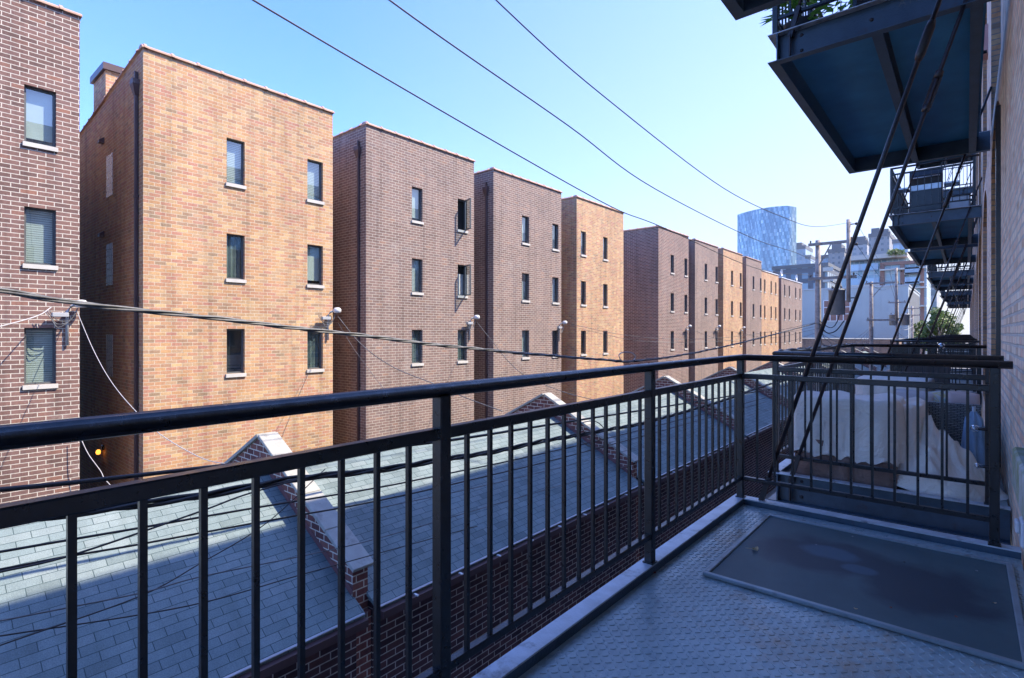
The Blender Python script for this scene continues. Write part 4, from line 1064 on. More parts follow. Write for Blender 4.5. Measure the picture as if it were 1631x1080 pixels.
# ------------------------------------------------------------------ wires
def catmull(P, n=8):
    P = [Vector(p) for p in P]
    if len(P) < 3: return [P[0].lerp(P[-1], i / 12) for i in range(13)]
    Q = [P[0] * 2 - P[1]] + P + [P[-1] * 2 - P[-2]]; out = []
    for i in range(1, len(Q) - 2):
        for k in range(n):
            t = k / n; a, b, c, d = Q[i - 1], Q[i], Q[i + 1], Q[i + 2]
            out.append(.5 * ((2 * b) + (c - a) * t + (2 * a - 5 * b + 4 * c - d) * t * t + (3 * b - a - 3 * c + d) * t ** 3))
    out.append(P[-1]); return out
def wire(label, pts, r, mat, n=6, twist=0, name='overhead_wire', group='wires over the alley', cat='wire'):
    mb = MB(); c = catmull(pts)
    if not twist: mb.tube(c, r, n)
    else:
        # densify and wind strands
        L = [0]
        for i in range(1, len(c)): L.append(L[-1] + (c[i] - c[i - 1]).length)
        m = int(L[-1] / .11); path = []
        j = 0
        for i in range(m + 1):
            s = L[-1] * i / m
            while j < len(L) - 2 and L[j + 1] < s: j += 1
            f = (s - L[j]) / max(1e-6, L[j + 1] - L[j]); path.append((c[j].lerp(c[j + 1], f), s, (c[j + 1] - c[j]).normalized()))
        for k in range(twist):
            pp = []
            for (p, s, d) in path:
                x = d.cross(Vector((0, 0, 1))).normalized(); y = x.cross(d); a = s * 6.28 / 1.3 + k * 6.28 / twist
                w_ = 1 + .35 * math.sin(s * 1.7 + k * 2)
                pp.append(p + (x * math.cos(a) + y * math.sin(a)) * r * 1.15 * w_)
            mb.tube(pp, r, 5)
    o = mb.build(name, mat, fix=False); tag(o, label, cat, group); return o
AP = 5.8
P1y, P2y, P3y, P4y = 31.0, 51.0, 71.8, 88.0
WA = [at(403, 0, a=6.0) + Vector((0, -2.5, .45)), at(403, 0, a=6.0), at(950, 317, a=5.95), at(1058, 363, a=5.9), at(1214, 430, a=5.85), Vector((-5.6, P1y, 2.9))]
wire('lowest of the three high wires crossing the blue sky', WA, .011, M['wireblack'])
wire('middle one of the three high wires crossing the blue sky', [at(620, 0, a=5.4) + Vector((0, -2.5, .45)), at(620, 0, a=5.4), at(905, 200, a=5.4), at(1042, 300, a=5.45), at(1200, 380, a=5.6), at(1269, 403, a=5.7), Vector((-5.9, P1y, 4.72 - 1.15))], .011, M['wireblack'])
wire('highest wire crossing the sky, ending at the top of the offset pole', [at(790, 0, a=4.7) + Vector((0, -2.5, .5)), at(790, 0, a=4.7), at(960, 152, a=4.7), at(1153, 300, a=4.6), at(1250, 347, a=4.5), at(1300, 361, a=4.4), Vector((-4.32, P1y, 5.45))], .010, M['wireblack'])
BUN = [at(-60, 456, a=6.4), at(0, 463, a=6.4), at(135, 484, a=6.35), at(330, 506, a=6.3), at(530, 529, a=6.25), at(760, 556, a=6.2), at(960, 573, a=6.1), at(1010, 575, a=6.1), at(1100, 563, a=6.05), at(1200, 541, a=6.0), Vector((-5.85, P1y, .5))]
wire('thick twisted grey cable sagging across the brick fronts', BUN, .0135, M['wiregrey'], twist=3)
ca = 4.9
def iw(pts, a): return [at(u, v, a=(a if not isinstance(a, (list, tuple)) else a[0] + (a[1] - a[0]) * i / (len(pts) - 1))) for i, (u, v) in enumerate(pts)]
wire('single thick black cable just above the lower rail on the left', iw([(-60, 785), (0, 780), (130, 767), (344, 743), (540, 721), (718, 701), (878, 676), (1100, 641), (1240, 617), (1330, 597)], 4.9), .018, M['wireblack'])
wire('thick lashed cable bundle running over the shaded garage roofs', iw([(-60, 842), (0, 833), (237, 800), (333, 787), (474, 763), (600, 748), (690, 735), (785, 719), (896, 697), (1018, 675), (1089, 656), (1163, 634), (1226, 612), (1320, 590)], 4.8), .017, M['wireblack'], twist=3)
wire('thin cable below the lashed bundle, upper of a pair', iw([(-60, 889), (0, 879), (104, 861), (222, 841), (400, 810), (600, 777), (690, 759), (830, 730), (1000, 690), (1226, 632)], 4.7), .009, M['wireblack'])
wire('thin cable below the lashed bundle, lower of a pair', iw([(-60, 918), (0, 907), (104, 887), (222, 867), (400, 834), (474, 821), (600, 798), (760, 762), (960, 712), (1220, 640)], 4.7), .008, M['wireblack'])
wire('slanting thin cable joining the lashed bundle from the left', iw([(-60, 925), (0, 911), (122, 882), (318, 815), (400, 785), (520, 752)], [4.0, 4.8]), .007, M['wireblack'])
wire('faint thin line low over the shaded shingles', iw([(-60, 1002), (0, 989), (222, 945), (318, 919), (474, 887), (600, 858), (800, 800), (1000, 742)], 4.3), .0045, M['wiregrey'])
wire('steep thin line climbing toward the first parapet', iw([(-60, 1055), (0, 1028), (222, 950), (318, 898), (426, 832), (518, 747)], [4.0, 5.0]), .0045, M['wireblack'])
wire('lowest faint line over the shaded shingles', iw([(-60, 1022), (0, 1013), (300, 965), (474, 917), (600, 882), (760, 838)], 4.3), .0045, M['wireblack'])
wire('long thin pale line above the far garage roofs', iw([(590, 812), (760, 776), (930, 735), (1100, 690), (1226, 652)], 4.6), .0045, M['wiregrey'])
# looped slack on the lashed bundle
lp = [at(940, 700, a=4.8), at(925, 676, a=4.75), at(950, 672, a=4.7), at(966, 690, a=4.7), at(962, 708, a=4.75), at(945, 713, a=4.8), at(925, 702, a=4.8), at(915, 690, a=4.8)]
wire('slack loop of cable tied on the lashed bundle', lp, .008, M['wiregrey'])
lp = [at(988, 573, a=6.1), at(986, 565, a=6.1), at(994, 561, a=6.1), at(1006, 562, a=6.1), at(1012, 568, a=6.1), at(1009, 574, a=6.1)]
wire('white loop of wire on top of the twisted grey cable', lp, .012, M['wirewhite'])
for (u, v, w_) in ((985, 575, 'left'), (1012, 575, 'right')):
    p = at(u, v, a=6.1); o = MB().tube([p - Vector((0, .12, 0)), p + Vector((0, .12, 0))], .035, 6).build('cable_clamp', M['wireblack']); tag(o, 'black clamp at the %s foot of the white wire loop' % w_, 'clamp')
# service drops
def drop(label, p, rest, a0, a1, r, mat):
    n = len(rest); pts = [p] + [at(u, v, a=a0 + (a1 - a0) * (i + 1) / n) for i, (u, v) in enumerate(rest)]
    wire(label, pts, r, mat, name='service_drop_wire', group='service drops to the townhouses')
drop('white drop wire falling from the leftmost weatherhead toward the garage', mp[0] + Vector((.0, -.1, -.1)), [(150, 560), (180, 612), (219, 658), (257, 693), (320, 729), (370, 741)], 15.6, 9.5, .0075, M['wirewhite'])
drop('pale drop wire leaving the view on the left from the leftmost weatherhead', mp[0] + Vector((.0, -.55, -.02)), [(60, 503), (0, 520), (-50, 530)], 15.3, 12.5, .013, M['wirewhite'])
drop('kinked white wire hanging in the dark passage', at(125, 690, a=15.8), [(140, 722), (160, 750), (166, 762), (178, 775)], 15.8, 15.2, .009, M['wirewhite'])
drop('grey drop wire curving down from the weatherhead by the near tan townhouse', mp[1] + Vector((0, 0, -.12)), [(575, 548), (625, 584), (690, 611), (743, 634), (800, 655)], 15.6, 8.5, .012, M['wiregrey'])
drop('thinner second drop wire below the same weatherhead', mp[1] + Vector((0, .02, -.35)), [(560, 550), (585, 585), (612, 620), (640, 645)], 15.6, 10, .006, M['wiregrey'])
drop('drop wire from the weatherhead by the open casements', mp[2] + Vector((0, 0, -.15)), [(785, 545), (812, 578), (840, 600), (900, 625), (960, 640)], 15.6, 9, .011, M['wiregrey'])
drop('upper of two long slack wires leaving toward the far pole', mp[3] + Vector((.1, .5, -.02)), [(990, 533), (1070, 540), (1150, 538), (1230, 528), (1298, 514)], 15.5, 5.9, .010, M['wiregrey'])
drop('lower of two long slack wires leaving toward the far pole', mp[3] + Vector((.1, 0, -.06)), [(960, 532), (1020, 543), (1100, 545), (1180, 541), (1250, 530), (1300, 520)], 15.5, 5.9, .009, M['wiregrey'])
drop('drop wire from the weatherhead by the wide sided brown townhouse', mp[4] + Vector((0, 0, -.1)), [(1130, 536), (1180, 545), (1250, 545), (1300, 530)], 15.5, 6.0, .009, M['wiregrey'])
drop('drop wire left of the far narrow tan townhouse', mp[5] + Vector((0, 0, -.1)), [(1185, 532), (1230, 538), (1300, 524)], 15.5, 6.0, .009, M['wiregrey'])
# ------------------------------------------------------------------ utility poles
def pole(y, top, label, a=AP, r=.15, arms=(), stub=None, cans=(), lean=0.0):
    root = thing('utility_pole', label, 'utility pole', (-a, y, G), 'utility poles along the alley')
    pts = [(-a + lean * (1 - k) * 1.0, y, G + (top - G) * k) for k in (0, .25, .5, .75, 1)]
    MB().tube(pts, r, 12, rs=[r * 1.2, r * 1.12, r * 1.0, r * .9, r * .8]).build('pole', M['wood'], root)
    for (z, x0, x1) in arms:
        ar = MB(); ar.box(x0, x1, y - .24, y - .13, z - .07, z + .07); ar.build('crossarm', M['armwood'], root)
        b = MB()
        for x in (x0 + .1, x1 - .12): b.lathe((x, y - .185, z + .07), [(0, .14), (.03, .14), (.045, .09), (.03, .07), (.045, .03), (.02, 0)], 8)
        b.build('insulator', M['wiregrey'], root)
    if stub:
        x, z0, z1 = stub
        MB().tube([(x, y - .33, z0), (x, y - .33, z1)], .09, 10).build('offset_pole', M['wood'], root)
        bb = MB()
        for z in (z1 - .25, z1 - 1.25, z0 + .2): bb.tube([(x, y - .33, z), (x + .3, y - .33, z)], .03, 6); bb.lathe((x + .33, y - .33, z - .07), [(0, 0), (.06, .02), (.07, .07), (.06, .12), (0, .14)], 8)
        bb.build('spool_insulator', M['wireblack'], root)
        MB().bar((-a + .1, y - .28, arms[0][0] - 1.1), (x - .75, y - .28, arms[0][0] - .05), .07, .05).build('diagonal_brace', M['armwood'], root)
    for (x, z0, z1, rr_) in cans:
        c = MB(); c.lathe((x, y - .1, z0), [(0, 0), (rr_, 0), (rr_, (z1 - z0) * .95), (rr_ * 1.05, (z1 - z0) * .95), (rr_ * 1.05, z1 - z0), (0, (z1 - z0) * 1.05)], 20)
        t = c.build('transformer', M['galv'], root)
        k = MB()
        for s in (-1, 1): k.lathe((x + s * rr_ * .5, y - .1, z1), [(.05, 0), (.07, .05), (.04, .08), (.06, .12), (.02, .2), (0, .2)], 8)
        k.build('bushing', M['wiregrey'], t)
    return root
pole(P1y, 4.72, 'nearest tall wooden utility pole with crossarms and a big grey transformer', arms=[(4.5, -6.2, -4.2), (2.75, -6.2, -4.1)], stub=(-4.42, 1.5, 5.55), cans=[(-4.95, .9, 2.15, .36)])
pole(P2y, 4.05, 'second wooden utility pole with an offset post on a crossarm', arms=[(3.9, -6.2, -4.0), (1.0, -6.1, -4.0)], stub=(-4.15, .9, 5.0))
pole(P3y, 3.6, 'third wooden utility pole carrying two transformers', arms=[(3.3, -6.6, -5.0)], cans=[(-6.15, .8, 2.0, .36), (-5.05, .8, 2.0, .36)])
pole(P4y, 3.5, 'farthest wooden utility pole in front of the grey wall edge', a=5.5, arms=[(3.2, -6.4, -4.6), (2.3, -6.4, -4.6)])
tang = []
for k in range(6):
    random.seed(40 + k)
    p = Vector((-AP + .1, P1y, .5 - .1 * k)); tgt = Vector((-AP, P2y, .6 - .2 * k))
    wire('%s slack cable between the first and second utility poles' % ['highest', 'second', 'third', 'fourth', 'fifth', 'lowest'][k],
         [p, p.lerp(tgt, .08) + Vector((.15 * random.uniform(-1, 1), 0, -.5 - .1 * k)), p.lerp(tgt, .5) + Vector((0, 0, -1.0 - .18 * k)), p.lerp(tgt, .9) + Vector((0, 0, -.35)), tgt], .012, M['wireblack'] if k % 2 else M['wiregrey'])
wire('black coil of cable hanging on the nearest utility pole', [Vector((-5.7, P1y - .2, .6)), Vector((-5.2, P1y - .3, .25)), Vector((-4.9, P1y - .35, .55)), Vector((-4.75, P1y - .3, 1.4)), Vector((-4.9, P1y - .3, 2.3)), Vector((-5.2, P1y - .3, 2.6))], .022, M['wireblack'])
wire('black sagging tail of cable beside the nearest pole', [Vector((-5.7, P1y - .2, .45)), Vector((-5.35, P1y - .3, 0)), Vector((-4.95, P1y - .35, .1)), Vector((-4.6, P1y - .3, .6))], .03, M['wireblack'])
for k, (za, zb) in enumerate(((5.35, 4.8), (4.3, 4.0), (2.9, 3.9))):
    wire('%s wire from the offset post of the first pole to the second pole' % ['top', 'middle', 'bottom'][k], [Vector((-4.1, P1y - .3, za)), Vector((-4.1, (P1y + P2y) / 2, (za + zb) / 2 - .7)), Vector((-4.1, P2y - .3, zb))], .009, M['wireblack'])
for k, (za, zb) in enumerate(((4.8, 3.3), (3.9, 3.2), (1.0, 1.6))):
    wire('%s wire from the second pole to the third pole' % ['top', 'middle', 'bottom'][k], [Vector((-4.6, P2y, za)), Vector((-5, (P2y + P3y) / 2, (za + zb) / 2 - .7)), Vector((-5.5, P3y, zb))], .012, M['wiregrey'])
for k in range(5):
    z = 2.2 - .55 * k
    wire('%s pale wire between the third pole and the farthest pole' % ['topmost', 'second', 'third', 'fourth', 'bottom'][k], [Vector((-5.7, P3y, z)), Vector((-5.4, P3y + 5, z - .5 + .3 * (k % 2))), Vector((-5.4, P4y, z + .3))], .02, M['wirewhite'] if k % 2 else M['wiregrey'])
# ------------------------------------------------------------------ buildings at the end of the alley
YG = 104.0
gb = thing('grey_flat_building', 'windowless looking grey clad building closing the view behind the poles', 'building', (-14, YG + 8, G))
c0 = at(1447, 455, Y=YG); c1 = at(1262, 463, Y=YG); ztg = c0.z
gw = MB(); gw.box(c1.x - 6, c0.x, YG, YG + 26, G, ztg); gw.build('wall', M['greywall'], gb)
rb = MB(); x = c1.x - 6
while x < c0.x - .1:
    rb.box(x, x + .05, YG - .03, YG - .002, G + 5.6, ztg - .3); x += .9
rb.build('wall_rib', M['greywall'], gb)
MB().box(c1.x - 6.1, c0.x + .1, YG - .12, YG + 26.1, ztg + .002, ztg + .22).build('roof_edge', M['galv'], gb)
MB().box(c0.x + .003, c0.x + .06, YG + 1.5, YG + 25, G, ztg - .5).build('dark_side_face', M['greydark'], gb)  # thin sheet that makes the alley side darker than the front
w0, w1 = at(1312, 479, Y=YG), at(1354, 511, Y=YG)
wf = MB(); wf.box(w0.x, w1.x, YG - .05, YG - .035, w1.z, w0.z)
wfo = wf.build('window', M['condo_brick'], gb)
wb = MB()
for i in range(5): x = w0.x + (w1.x - w0.x) * i / 4; wb.box(x - .06, x + .06, YG - .1, YG - .052, w1.z, w0.z)
for i in range(4): z = w1.z + (w0.z - w1.z) * i / 3; wb.box(w0.x, w1.x, YG - .097, YG - .053, z - .06, z + .06)
wb.build('window_grille', M['whitecap'], wfo)
M['tan_low'] = brick('tan_low_brick', [(0, (.20, .13, .10)), (.5, (.27, .18, .13)), (1, (.33, .22, .15))], (.3, .27, .23))
lw = thing('low_brick_building', 'long low tan brown brick building in front of the grey one', 'building', (-16, 90, G))
lz = at(1400, 541, Y=92).z
MB().box(-30, -7.2, 92, 99, G, lz).build('wall', M['tan_low'], lw); MB().box(-30.1, -7.1, 91.9, 99.1, lz + .002, lz + .12).build('coping', M['stone'], lw)
def block(name, label, u1, u2, vt, Y0, dep, mat, cat='tower', topper=None, z0=G, roofmat='greydark'):
    p1, p2 = at(u1, vt, Y=Y0), at(u2, vt, Y=Y0); z = (p1.z + p2.z) / 2
    root = thing(name, label, cat, ((p1.x + p2.x) / 2, Y0 + dep / 2, G))
    MB().box(p1.x, p2.x, Y0, Y0 + dep, z0, z).build('facade', M[mat], root)
    rm = MB(); rm.box(p1.x - .3, p2.x + .3, Y0 - .3, Y0 + dep + .3, z + .01, z + max(.5, Y0 * .006))
    if topper: 
        for (a, b, h) in topper: rm.box(p1.x + (p2.x - p1.x) * a, p1.x + (p2.x - p1.x) * b, Y0 + 1, Y0 + dep * .6, z + Y0 * .006 + .02, z + Y0 * .006 + h)
    rm.build('parapet', M[roofmat], root)
    return root, p1, p2, z
rt, p1, p2, zz = block('grey_midrise_building', 'slate grey midrise with window bays in front of the glass tower', 1231, 1318, 427, 190, 25, 'midrise', 'building')
# corner balconies of the midrise
cb = MB()
for k in range(4):
    z = zz - 1.5 - 3.3 * k; cb.box(p2.x - 1, p2.x + 1.8, 188.5, 190 - .01, z - .2, z); cb.box(p2.x - 1, p2.x + 1.8, 188.5, 188.55, z + .01, z + 1.0)
cb.build('corner_balcony', M['slab'], rt)
block('stepped_glass_building', 'small pale glass building stepping down right of the curved tower', 1262, 1283, 397, 560, 30, 'blue_tower', topper=[(.2, .7, 3)])
block('lower_glass_building', 'lowest step of pale glass right of the curved tower', 1283, 1291, 412, 560, 30, 'blue_tower')
block('concrete_highrise', 'square grey concrete highrise just right of the near utility pole top', 1319, 1345, 402, 380, 25, 'concrete_tower', topper=[(.2, .8, 3)])
block('dark_highrise', 'narrow darker highrise beside the near utility pole', 1304, 1319, 412, 400, 25, 'blue_tower')
block('pale_highrise', 'pale highrise left of the tallest concrete tower', 1352, 1381, 390, 420, 25, 'pale_tower', topper=[(.3, .9, 3)])
block('tall_concrete_highrise', 'tallest boxy concrete highrise behind the hanger rods', 1384, 1416.5, 377, 360, 25, 'concrete_tower', topper=[(.1, .5, 3), (.5, .95, 2)])
block('white_edge_highrise', 'slim white highrise directly right of the tallest concrete one', 1416.6, 1422, 381, 390, 25, 'pale_tower')
block('blue_glass_highrise', 'blue glass highrise seen beside the grill balcony', 1422, 1446, 387, 330, 25, 'blue_tower')
block('white_apartment_building', 'white apartment block low at right beside the alley tree', 1452, 1492, 458, 185, 20, 'pale_tower', 'building')
# brick and glass condominium with terraces
YC = 150.0
cd = thing('condominium_building', 'brick and glass condominium with balconies behind the grey wall', 'building', (-22, YC + 8, G))
def cz(v, u=1400): return at(u, v, Y=YC).z
xa, xb = at(1340, 450, Y=YC).x, at(1476, 450, Y=YC).x
MB().box(xa, xb, YC, YC + 18, G, cz(424)).build('glass_wall', M['condo_glass'], cd)
pr = [(1402, 1409), (1434, 1441), (1466, 1472)]
for (u1, u2) in pr: 
    MB().box(at(u1, 450, Y=YC).x, at(u2, 450, Y=YC).x, YC - .5, YC - .002, G, cz(424)).build('brick_pier', M['condo_brick'], cd)
sl = [(430, 1402, 1476), (453, 1355, 1402), (438, 1441, 1466), (452, 1441, 1472), (460, 1402, 1476), (488, 1440, 1476), (515, 1440, 1476)]
for (v, u1, u2) in sl:
    MB().box(at(u1, v, Y=YC).x, at(u2, v, Y=YC).x, YC - 1.6, YC - .51, cz(v) - .35, cz(v)).build('floor_slab', M['slab'], cd)
for (v, u1, u2) in [(447, 1355, 1401), (434, 1442, 1465), (449, 1442, 1465), (424, 1356, 1400)]:
    MB().box(at(u1, v, Y=YC).x, at(u2, v, Y=YC).x, YC - 1.6, YC - 1.55, cz(v) - .9, cz(v) + .6).build('balcony_glass', M['blue_tower'], cd)
MB().box(xa + 1, at(1441, 420, Y=YC).x, YC + 3, YC + 16, cz(424) + .01, cz(412)).build('penthouse', M['condo_glass'], cd)
MB().box(xa + .5, at(1445, 410, Y=YC).x, YC - .5, YC + 17, cz(412) + .02, cz(405)).build('roof_slab', M['slab'], cd)
MB().box(at(1402, 420, Y=YC).x, at(1476, 420, Y=YC).x, YC - .6, YC + 2, cz(424) + .02, cz(419)).build('brick_parapet', M['condo_brick'], cd)
# curved glass tower
def towermat():
    m, nt, b = new_mat('curved_tower_panels')
    tc = N(nt, 'ShaderNodeTexCoord').outputs['UV']
    bt = N(nt, 'ShaderNodeTexBrick'); bt.offset = .33; bt.offset_frequency = 2; nt.links.new(tc, bt.inputs['Vector'])
    for k, v in (('Color1', (0, 0, 0, 1)), ('Color2', (1, 1, 1, 1)), ('Mortar', (.0, .0, .0, 1)), ('Scale', 1.0), ('Mortar Size', .03), ('Mortar Smooth', 0), ('Brick Width', 1.0), ('Row Height', 1.0)): bt.inputs[k].default_value = v
    sp = N(nt, 'ShaderNodeSeparateXYZ'); nt.links.new(tc, sp.inputs[0])
    # diagonal drift of dark recessed panels
    dg = mathn(nt, 'FRACT', mathn(nt, 'MULTIPLY', mathn(nt, 'ADD', mathn(nt, 'FLOOR', mathn(nt, 'ADD', sp.outputs[0], mathn(nt, 'MULTIPLY', mathn(nt, 'FLOOR', sp.outputs[1]), .55))), 0), .3334))
    dark = mathn(nt, 'MULTIPLY', mathn(nt, 'LESS_THAN', dg, .25), .8)
    r = ramp(nt, [(0, (.10, .20, .27)), (.45, (.16, .28, .36)), (.8, (.22, .36, .44)), (.95, (.36, .47, .52)), (1, (.52, .60, .62))]); nt.links.new(bt.outputs['Color'], r.inputs[0])
    wv = mathn(nt, 'SINE', mathn(nt, 'ADD', mathn(nt, 'MULTIPLY', sp.outputs[0], .42), mathn(nt, 'MULTIPLY', mathn(nt, 'SINE', mathn(nt, 'MULTIPLY', sp.outputs[1], .33)), .9)))
    band = ramp(nt, [(.0, (.8, .84, .88)), (1, (1.2, 1.18, 1.15))]); nt.links.new(mathn(nt, 'MULTIPLY', mathn(nt, 'ADD', wv, 1.0), .5), band.inputs[0])
    c = mixc(nt, 1.0, r.outputs[0], band.outputs[0], 'MULTIPLY')
    c = mixc(nt, mathn(nt, 'MULTIPLY', dark, .6), c, (.04, .09, .16))
    nt.links.new(c, b.inputs['Base Color']); b.inputs['Roughness'].default_value = .2; b.inputs['Metallic'].default_value = .35
    b.inputs['Specular IOR Level'].default_value = .8
    return m
YT = 480.0
tl, tr_ = at(1174.5, 342, Y=YT), at(1268.5, 329, Y=YT)
tw = thing('curved_glass_tower', 'tall blue glass tower with a curved front rising over the townhouse roofs', 'tower', ((tl.x + tr_.x) / 2, YT + 15, G))
W_ = tr_.x - tl.x; n = 26; vs, fs, uvs = [], [], []
nrow = 1
pts = []
for i in range(n + 1):
    s = i / n; yy_ = YT + (16 * max(0, .38 - s) / .38 if s < .38 else 3 * ((s - .38) / .62) ** 2 + (22 * (s - .9) ** 1.0 * 3 if s > .9 else 0))
    uu = 1174.5 + (1268.5 - 1174.5) * s; vv = 342 - 14.5 * (1 - (1 - s) ** 2.2) + (2.5 * max(0, s - .85) / .15)
    pp_ = at(uu, vv, Y=yy_); pts.append((pp_.x, yy_, pp_.z))
back = [(p[0] - .24 * (YT + 34 - p[1]) * (.6 + .4 * i / n), YT + 34, p[2]) for i, p in reversed(list(enumerate(pts)))]
ring = pts + back
mb = MB(); m_ = len(ring)
for i in range(m_):
    a, b = ring[i], ring[(i + 1) % m_]
    mb.quad((a[0], a[1], G), (b[0], b[1], G), (b[0], b[1], b[2]), (a[0], a[1], a[2]))
M['tower_glass'] = towermat()
to = mb.build('curtain_wall', M['tower_glass'], tw, fix=False)
uvl = to.data.uv_layers.new(name='UVMap'); arc = [0]
for i in range(m_): arc.append(arc[-1] + (Vector(ring[(i + 1) % m_][:2]) - Vector(ring[i][:2])).length)
for pi, poly in enumerate(to.data.polygons):
    for k, li in enumerate(poly.loop_indices):
        vtx = to.data.vertices[to.data.loops[li].vertex_index].co
        s = arc[pi] if k in (0, 3) else arc[pi + 1]
        uvl.data[li].uv = (s / 1.35, vtx.z / 2.9)
MB().add([(p[0], p[1], p[2] - .3) for p in ring], [tuple(range(m_))]).build('roof', M['greydark'], tw, fix=False)
pm = (tl.x + W_ * .29, tl.x + W_ * .52)
t_ = MB(); t_.box(pm[0], pm[1], YT + 10, YT + 24, tr_.z - 9, tr_.z + 2.2); t_.box(pm[0] + (pm[1] - pm[0]) * .5, pm[1], YT + 9.9, YT + 23, tr_.z + 2.21, tr_.z + 4.6); t_.build('mechanical_penthouse', M['greydark'], tw)
# ------------------------------------------------------------------ trees
def tree(x, y, z0, ztop, r, label, seed, n=2600, leafs=.22, name='leafy_tree'):
    rnd = random.Random(seed); t = thing(name, label, 'tree', (x, y, z0))
    h = ztop - z0
    tk = MB(); tk.tube([(x, y, z0), (x + .1, y, z0 + h * .35), (x, y + .1, z0 + h * .7)], .2, 8, rs=[.22, .17, .08])
    for i in range(7):
        a = rnd.uniform(0, 6.28); zz = z0 + h * rnd.uniform(.3, .6)
        tk.tube([(x, y, zz), (x + math.cos(a) * r * .4, y + math.sin(a) * r * .4, zz + h * .12), (x + math.cos(a) * r * .75, y + math.sin(a) * r * .75, zz + h * .25)], .05, 5, rs=[.08, .05, .02])
    tk.build('trunk', M['wood'], t)
    cl = []
    for i in range(34):
        a, e = rnd.uniform(0, 6.28), rnd.uniform(-.6, 1.4); k = rnd.uniform(.35, .95)
        cl.append((Vector((x + math.cos(a) * math.cos(e) * r * k, y + math.sin(a) * math.cos(e) * r * k, z0 + h * .62 + math.sin(e) * h * .36 * k)), r * rnd.uniform(.18, .34)))
    lv = MB()
    for i in range(n):
        c, rr_ = cl[rnd.randrange(len(cl))]
        d = Vector((rnd.gauss(0, 1), rnd.gauss(0, 1), rnd.gauss(0, 1))).normalized() * rr_ * rnd.uniform(.5, 1.05); p = c + d
        u_ = Vector((rnd.gauss(0, 1), rnd.gauss(0, 1), rnd.gauss(0, .6))).normalized(); v_ = u_.orthogonal().normalized(); s = leafs * rnd.uniform(.6, 1.3)
        lv.add([p - u_ * s, p + v_ * s * .5, p + u_ * s, p - v_ * s * .5], [(0, 1, 2, 3)])
    lv.build('crown', M['leaf'], t, fix=False)
tree(-3.0, 98, G, 3.5, 2.7, 'green leafy tree at the far end of the alley beside the balconies', 5, 4200, .26)
tree(-5.4, 112, G, 2.0, 2.4, 'darker leafy tree behind the alley end tree', 6, 2500, .26)
sp_ = at(1426, 405, Y=149); tree(sp_.x, 149.5, cz(412), sp_.z + 1.0, 2.0, 'small bright green shrub on the condominium roof terrace', 9, 500, .4, 'terrace_shrub')
# ------------------------------------------------------------------ haze
hz = MB().box(-420, 260, -60, 640, G - 1, 175).build('haze', None)
hm = bpy.data.materials.new('haze_air'); hm.use_nodes = True; nt = hm.node_tree
for n_ in list(nt.nodes):
    if n_.type == 'BSDF_PRINCIPLED': nt.nodes.remove(n_)
pv = nt.nodes.new('ShaderNodeVolumePrincipled'); pv.inputs['Color'].default_value = (.80, .88, 1, 1); pv.inputs['Density'].default_value = .00022
nt.links.new(pv.outputs[0], nt.nodes['Material Output'].inputs['Volume'])
hz.data.materials.clear(); hz.data.materials.append(hm); hz['kind'] = 'stuff'; hz['label'] = 'thin pale haze in the air over the city'
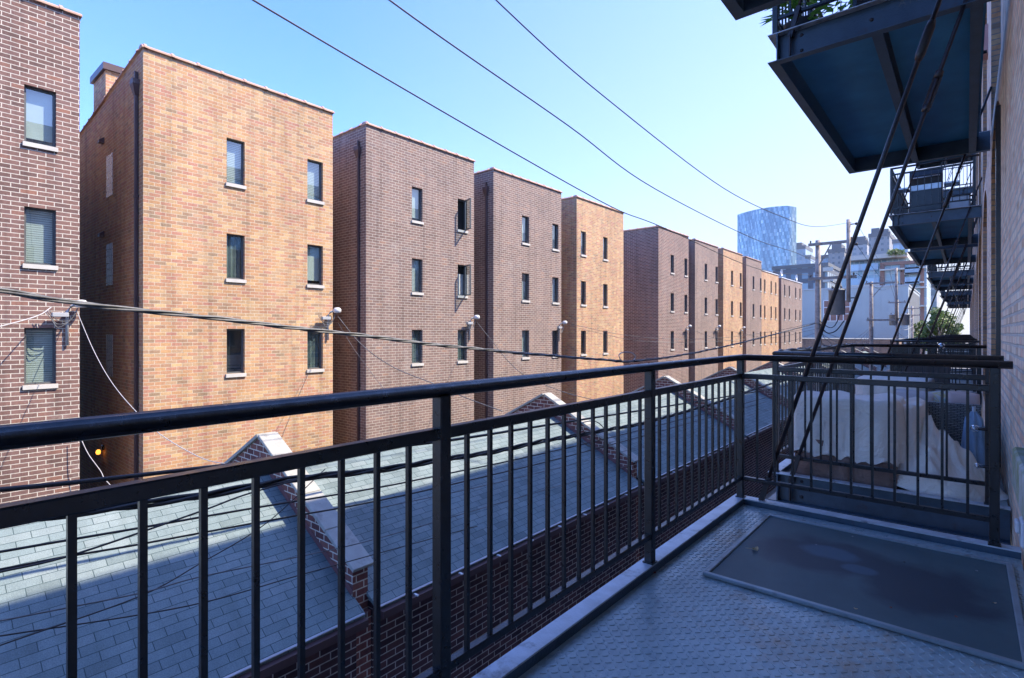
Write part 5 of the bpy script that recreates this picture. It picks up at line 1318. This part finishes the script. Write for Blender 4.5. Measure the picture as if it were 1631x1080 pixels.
# ------------------------------------------------------------------ light, sky, camera
SD = Vector((.648, .56, 1.0)).normalized()
sun = bpy.data.lights.new('sun', 'SUN'); sun.energy = 2.75; sun.angle = R(.5); sun.color = (1, .87, .70)
so = bpy.data.objects.new('sun', sun); COL.objects.link(so); so.rotation_euler = SD.to_track_quat('Z', 'Y').to_euler(); so.location = (20, 20, 60)
wd = bpy.data.worlds.new('World'); scene.world = wd; wd.use_nodes = True; nt = wd.node_tree
sk = nt.nodes.new('ShaderNodeTexSky'); sk.sky_type = 'NISHITA'; sk.sun_disc = False
sk.sun_elevation = math.asin(SD.z); sk.sun_rotation = math.atan2(SD.x, SD.y)
sk.air_density = 1.0; sk.dust_density = 1.0; sk.ozone_density = 4.0; sk.altitude = 180
bg = nt.nodes['Background']; bg.inputs['Strength'].default_value = .15
hs_ = nt.nodes.new('ShaderNodeHueSaturation'); hs_.inputs['Saturation'].default_value = 1.12; nt.links.new(sk.outputs[0], hs_.inputs['Color'])
tn = mixc(nt, 1.0, hs_.outputs[0], (.63, .715, 1.02), 'MULTIPLY')
# thicker, whiter air low in the sky on the sun's side
tcw = nt.nodes.new('ShaderNodeTexCoord'); nrm = nt.nodes.new('ShaderNodeVectorMath'); nrm.operation = 'NORMALIZE'; nt.links.new(tcw.outputs['Generated'], nrm.inputs[0])
spw = nt.nodes.new('ShaderNodeSeparateXYZ'); nt.links.new(nrm.outputs[0], spw.inputs[0])
low = mathn(nt, 'POWER', mathn(nt, 'SUBTRACT', 1.0, mathn(nt, 'ABSOLUTE', spw.outputs[2])), 1.2)
dt = nt.nodes.new('ShaderNodeVectorMath'); dt.operation = 'DOT_PRODUCT'; nt.links.new(nrm.outputs[0], dt.inputs[0]); dt.inputs[1].default_value = (.5, .866, 0)
side = mathn(nt, 'POWER', mathn(nt, 'MAXIMUM', dt.outputs['Value'], 0.0), 1.0)
tn = mixc(nt, mathn(nt, 'MULTIPLY', mathn(nt, 'MULTIPLY', low, side), 1.15, True), tn, (1.75, 1.78, 1.9))
nt.links.new(tn, bg.inputs['Color'])
cam = bpy.data.cameras.new('camera'); co = bpy.data.objects.new('camera', cam); COL.objects.link(co)
cam.sensor_width = 36; cam.lens = 36 * F / W0; cam.shift_y = -(H0 / 2 - HOR) / W0
co.location = (0, 0, 0); co.rotation_euler = (R(90), 0, YAW); cam.clip_start = .02; cam.clip_end = 3000
scene.camera = co
vs_ = scene.view_settings; vs_.view_transform = 'Standard'; vs_.look = 'None'; vs_.exposure = 1.9; vs_.gamma = 1.0; vs_.use_curve_mapping = False
scene.cycles.use_denoising = True
scene.cycles.max_bounces = 8; scene.cycles.volume_bounces = 0; scene.cycles.transparent_max_bounces = 12
scene.cycles.caustics_reflective = False; scene.cycles.caustics_refractive = False
scene.cycles.volume_max_steps = 16
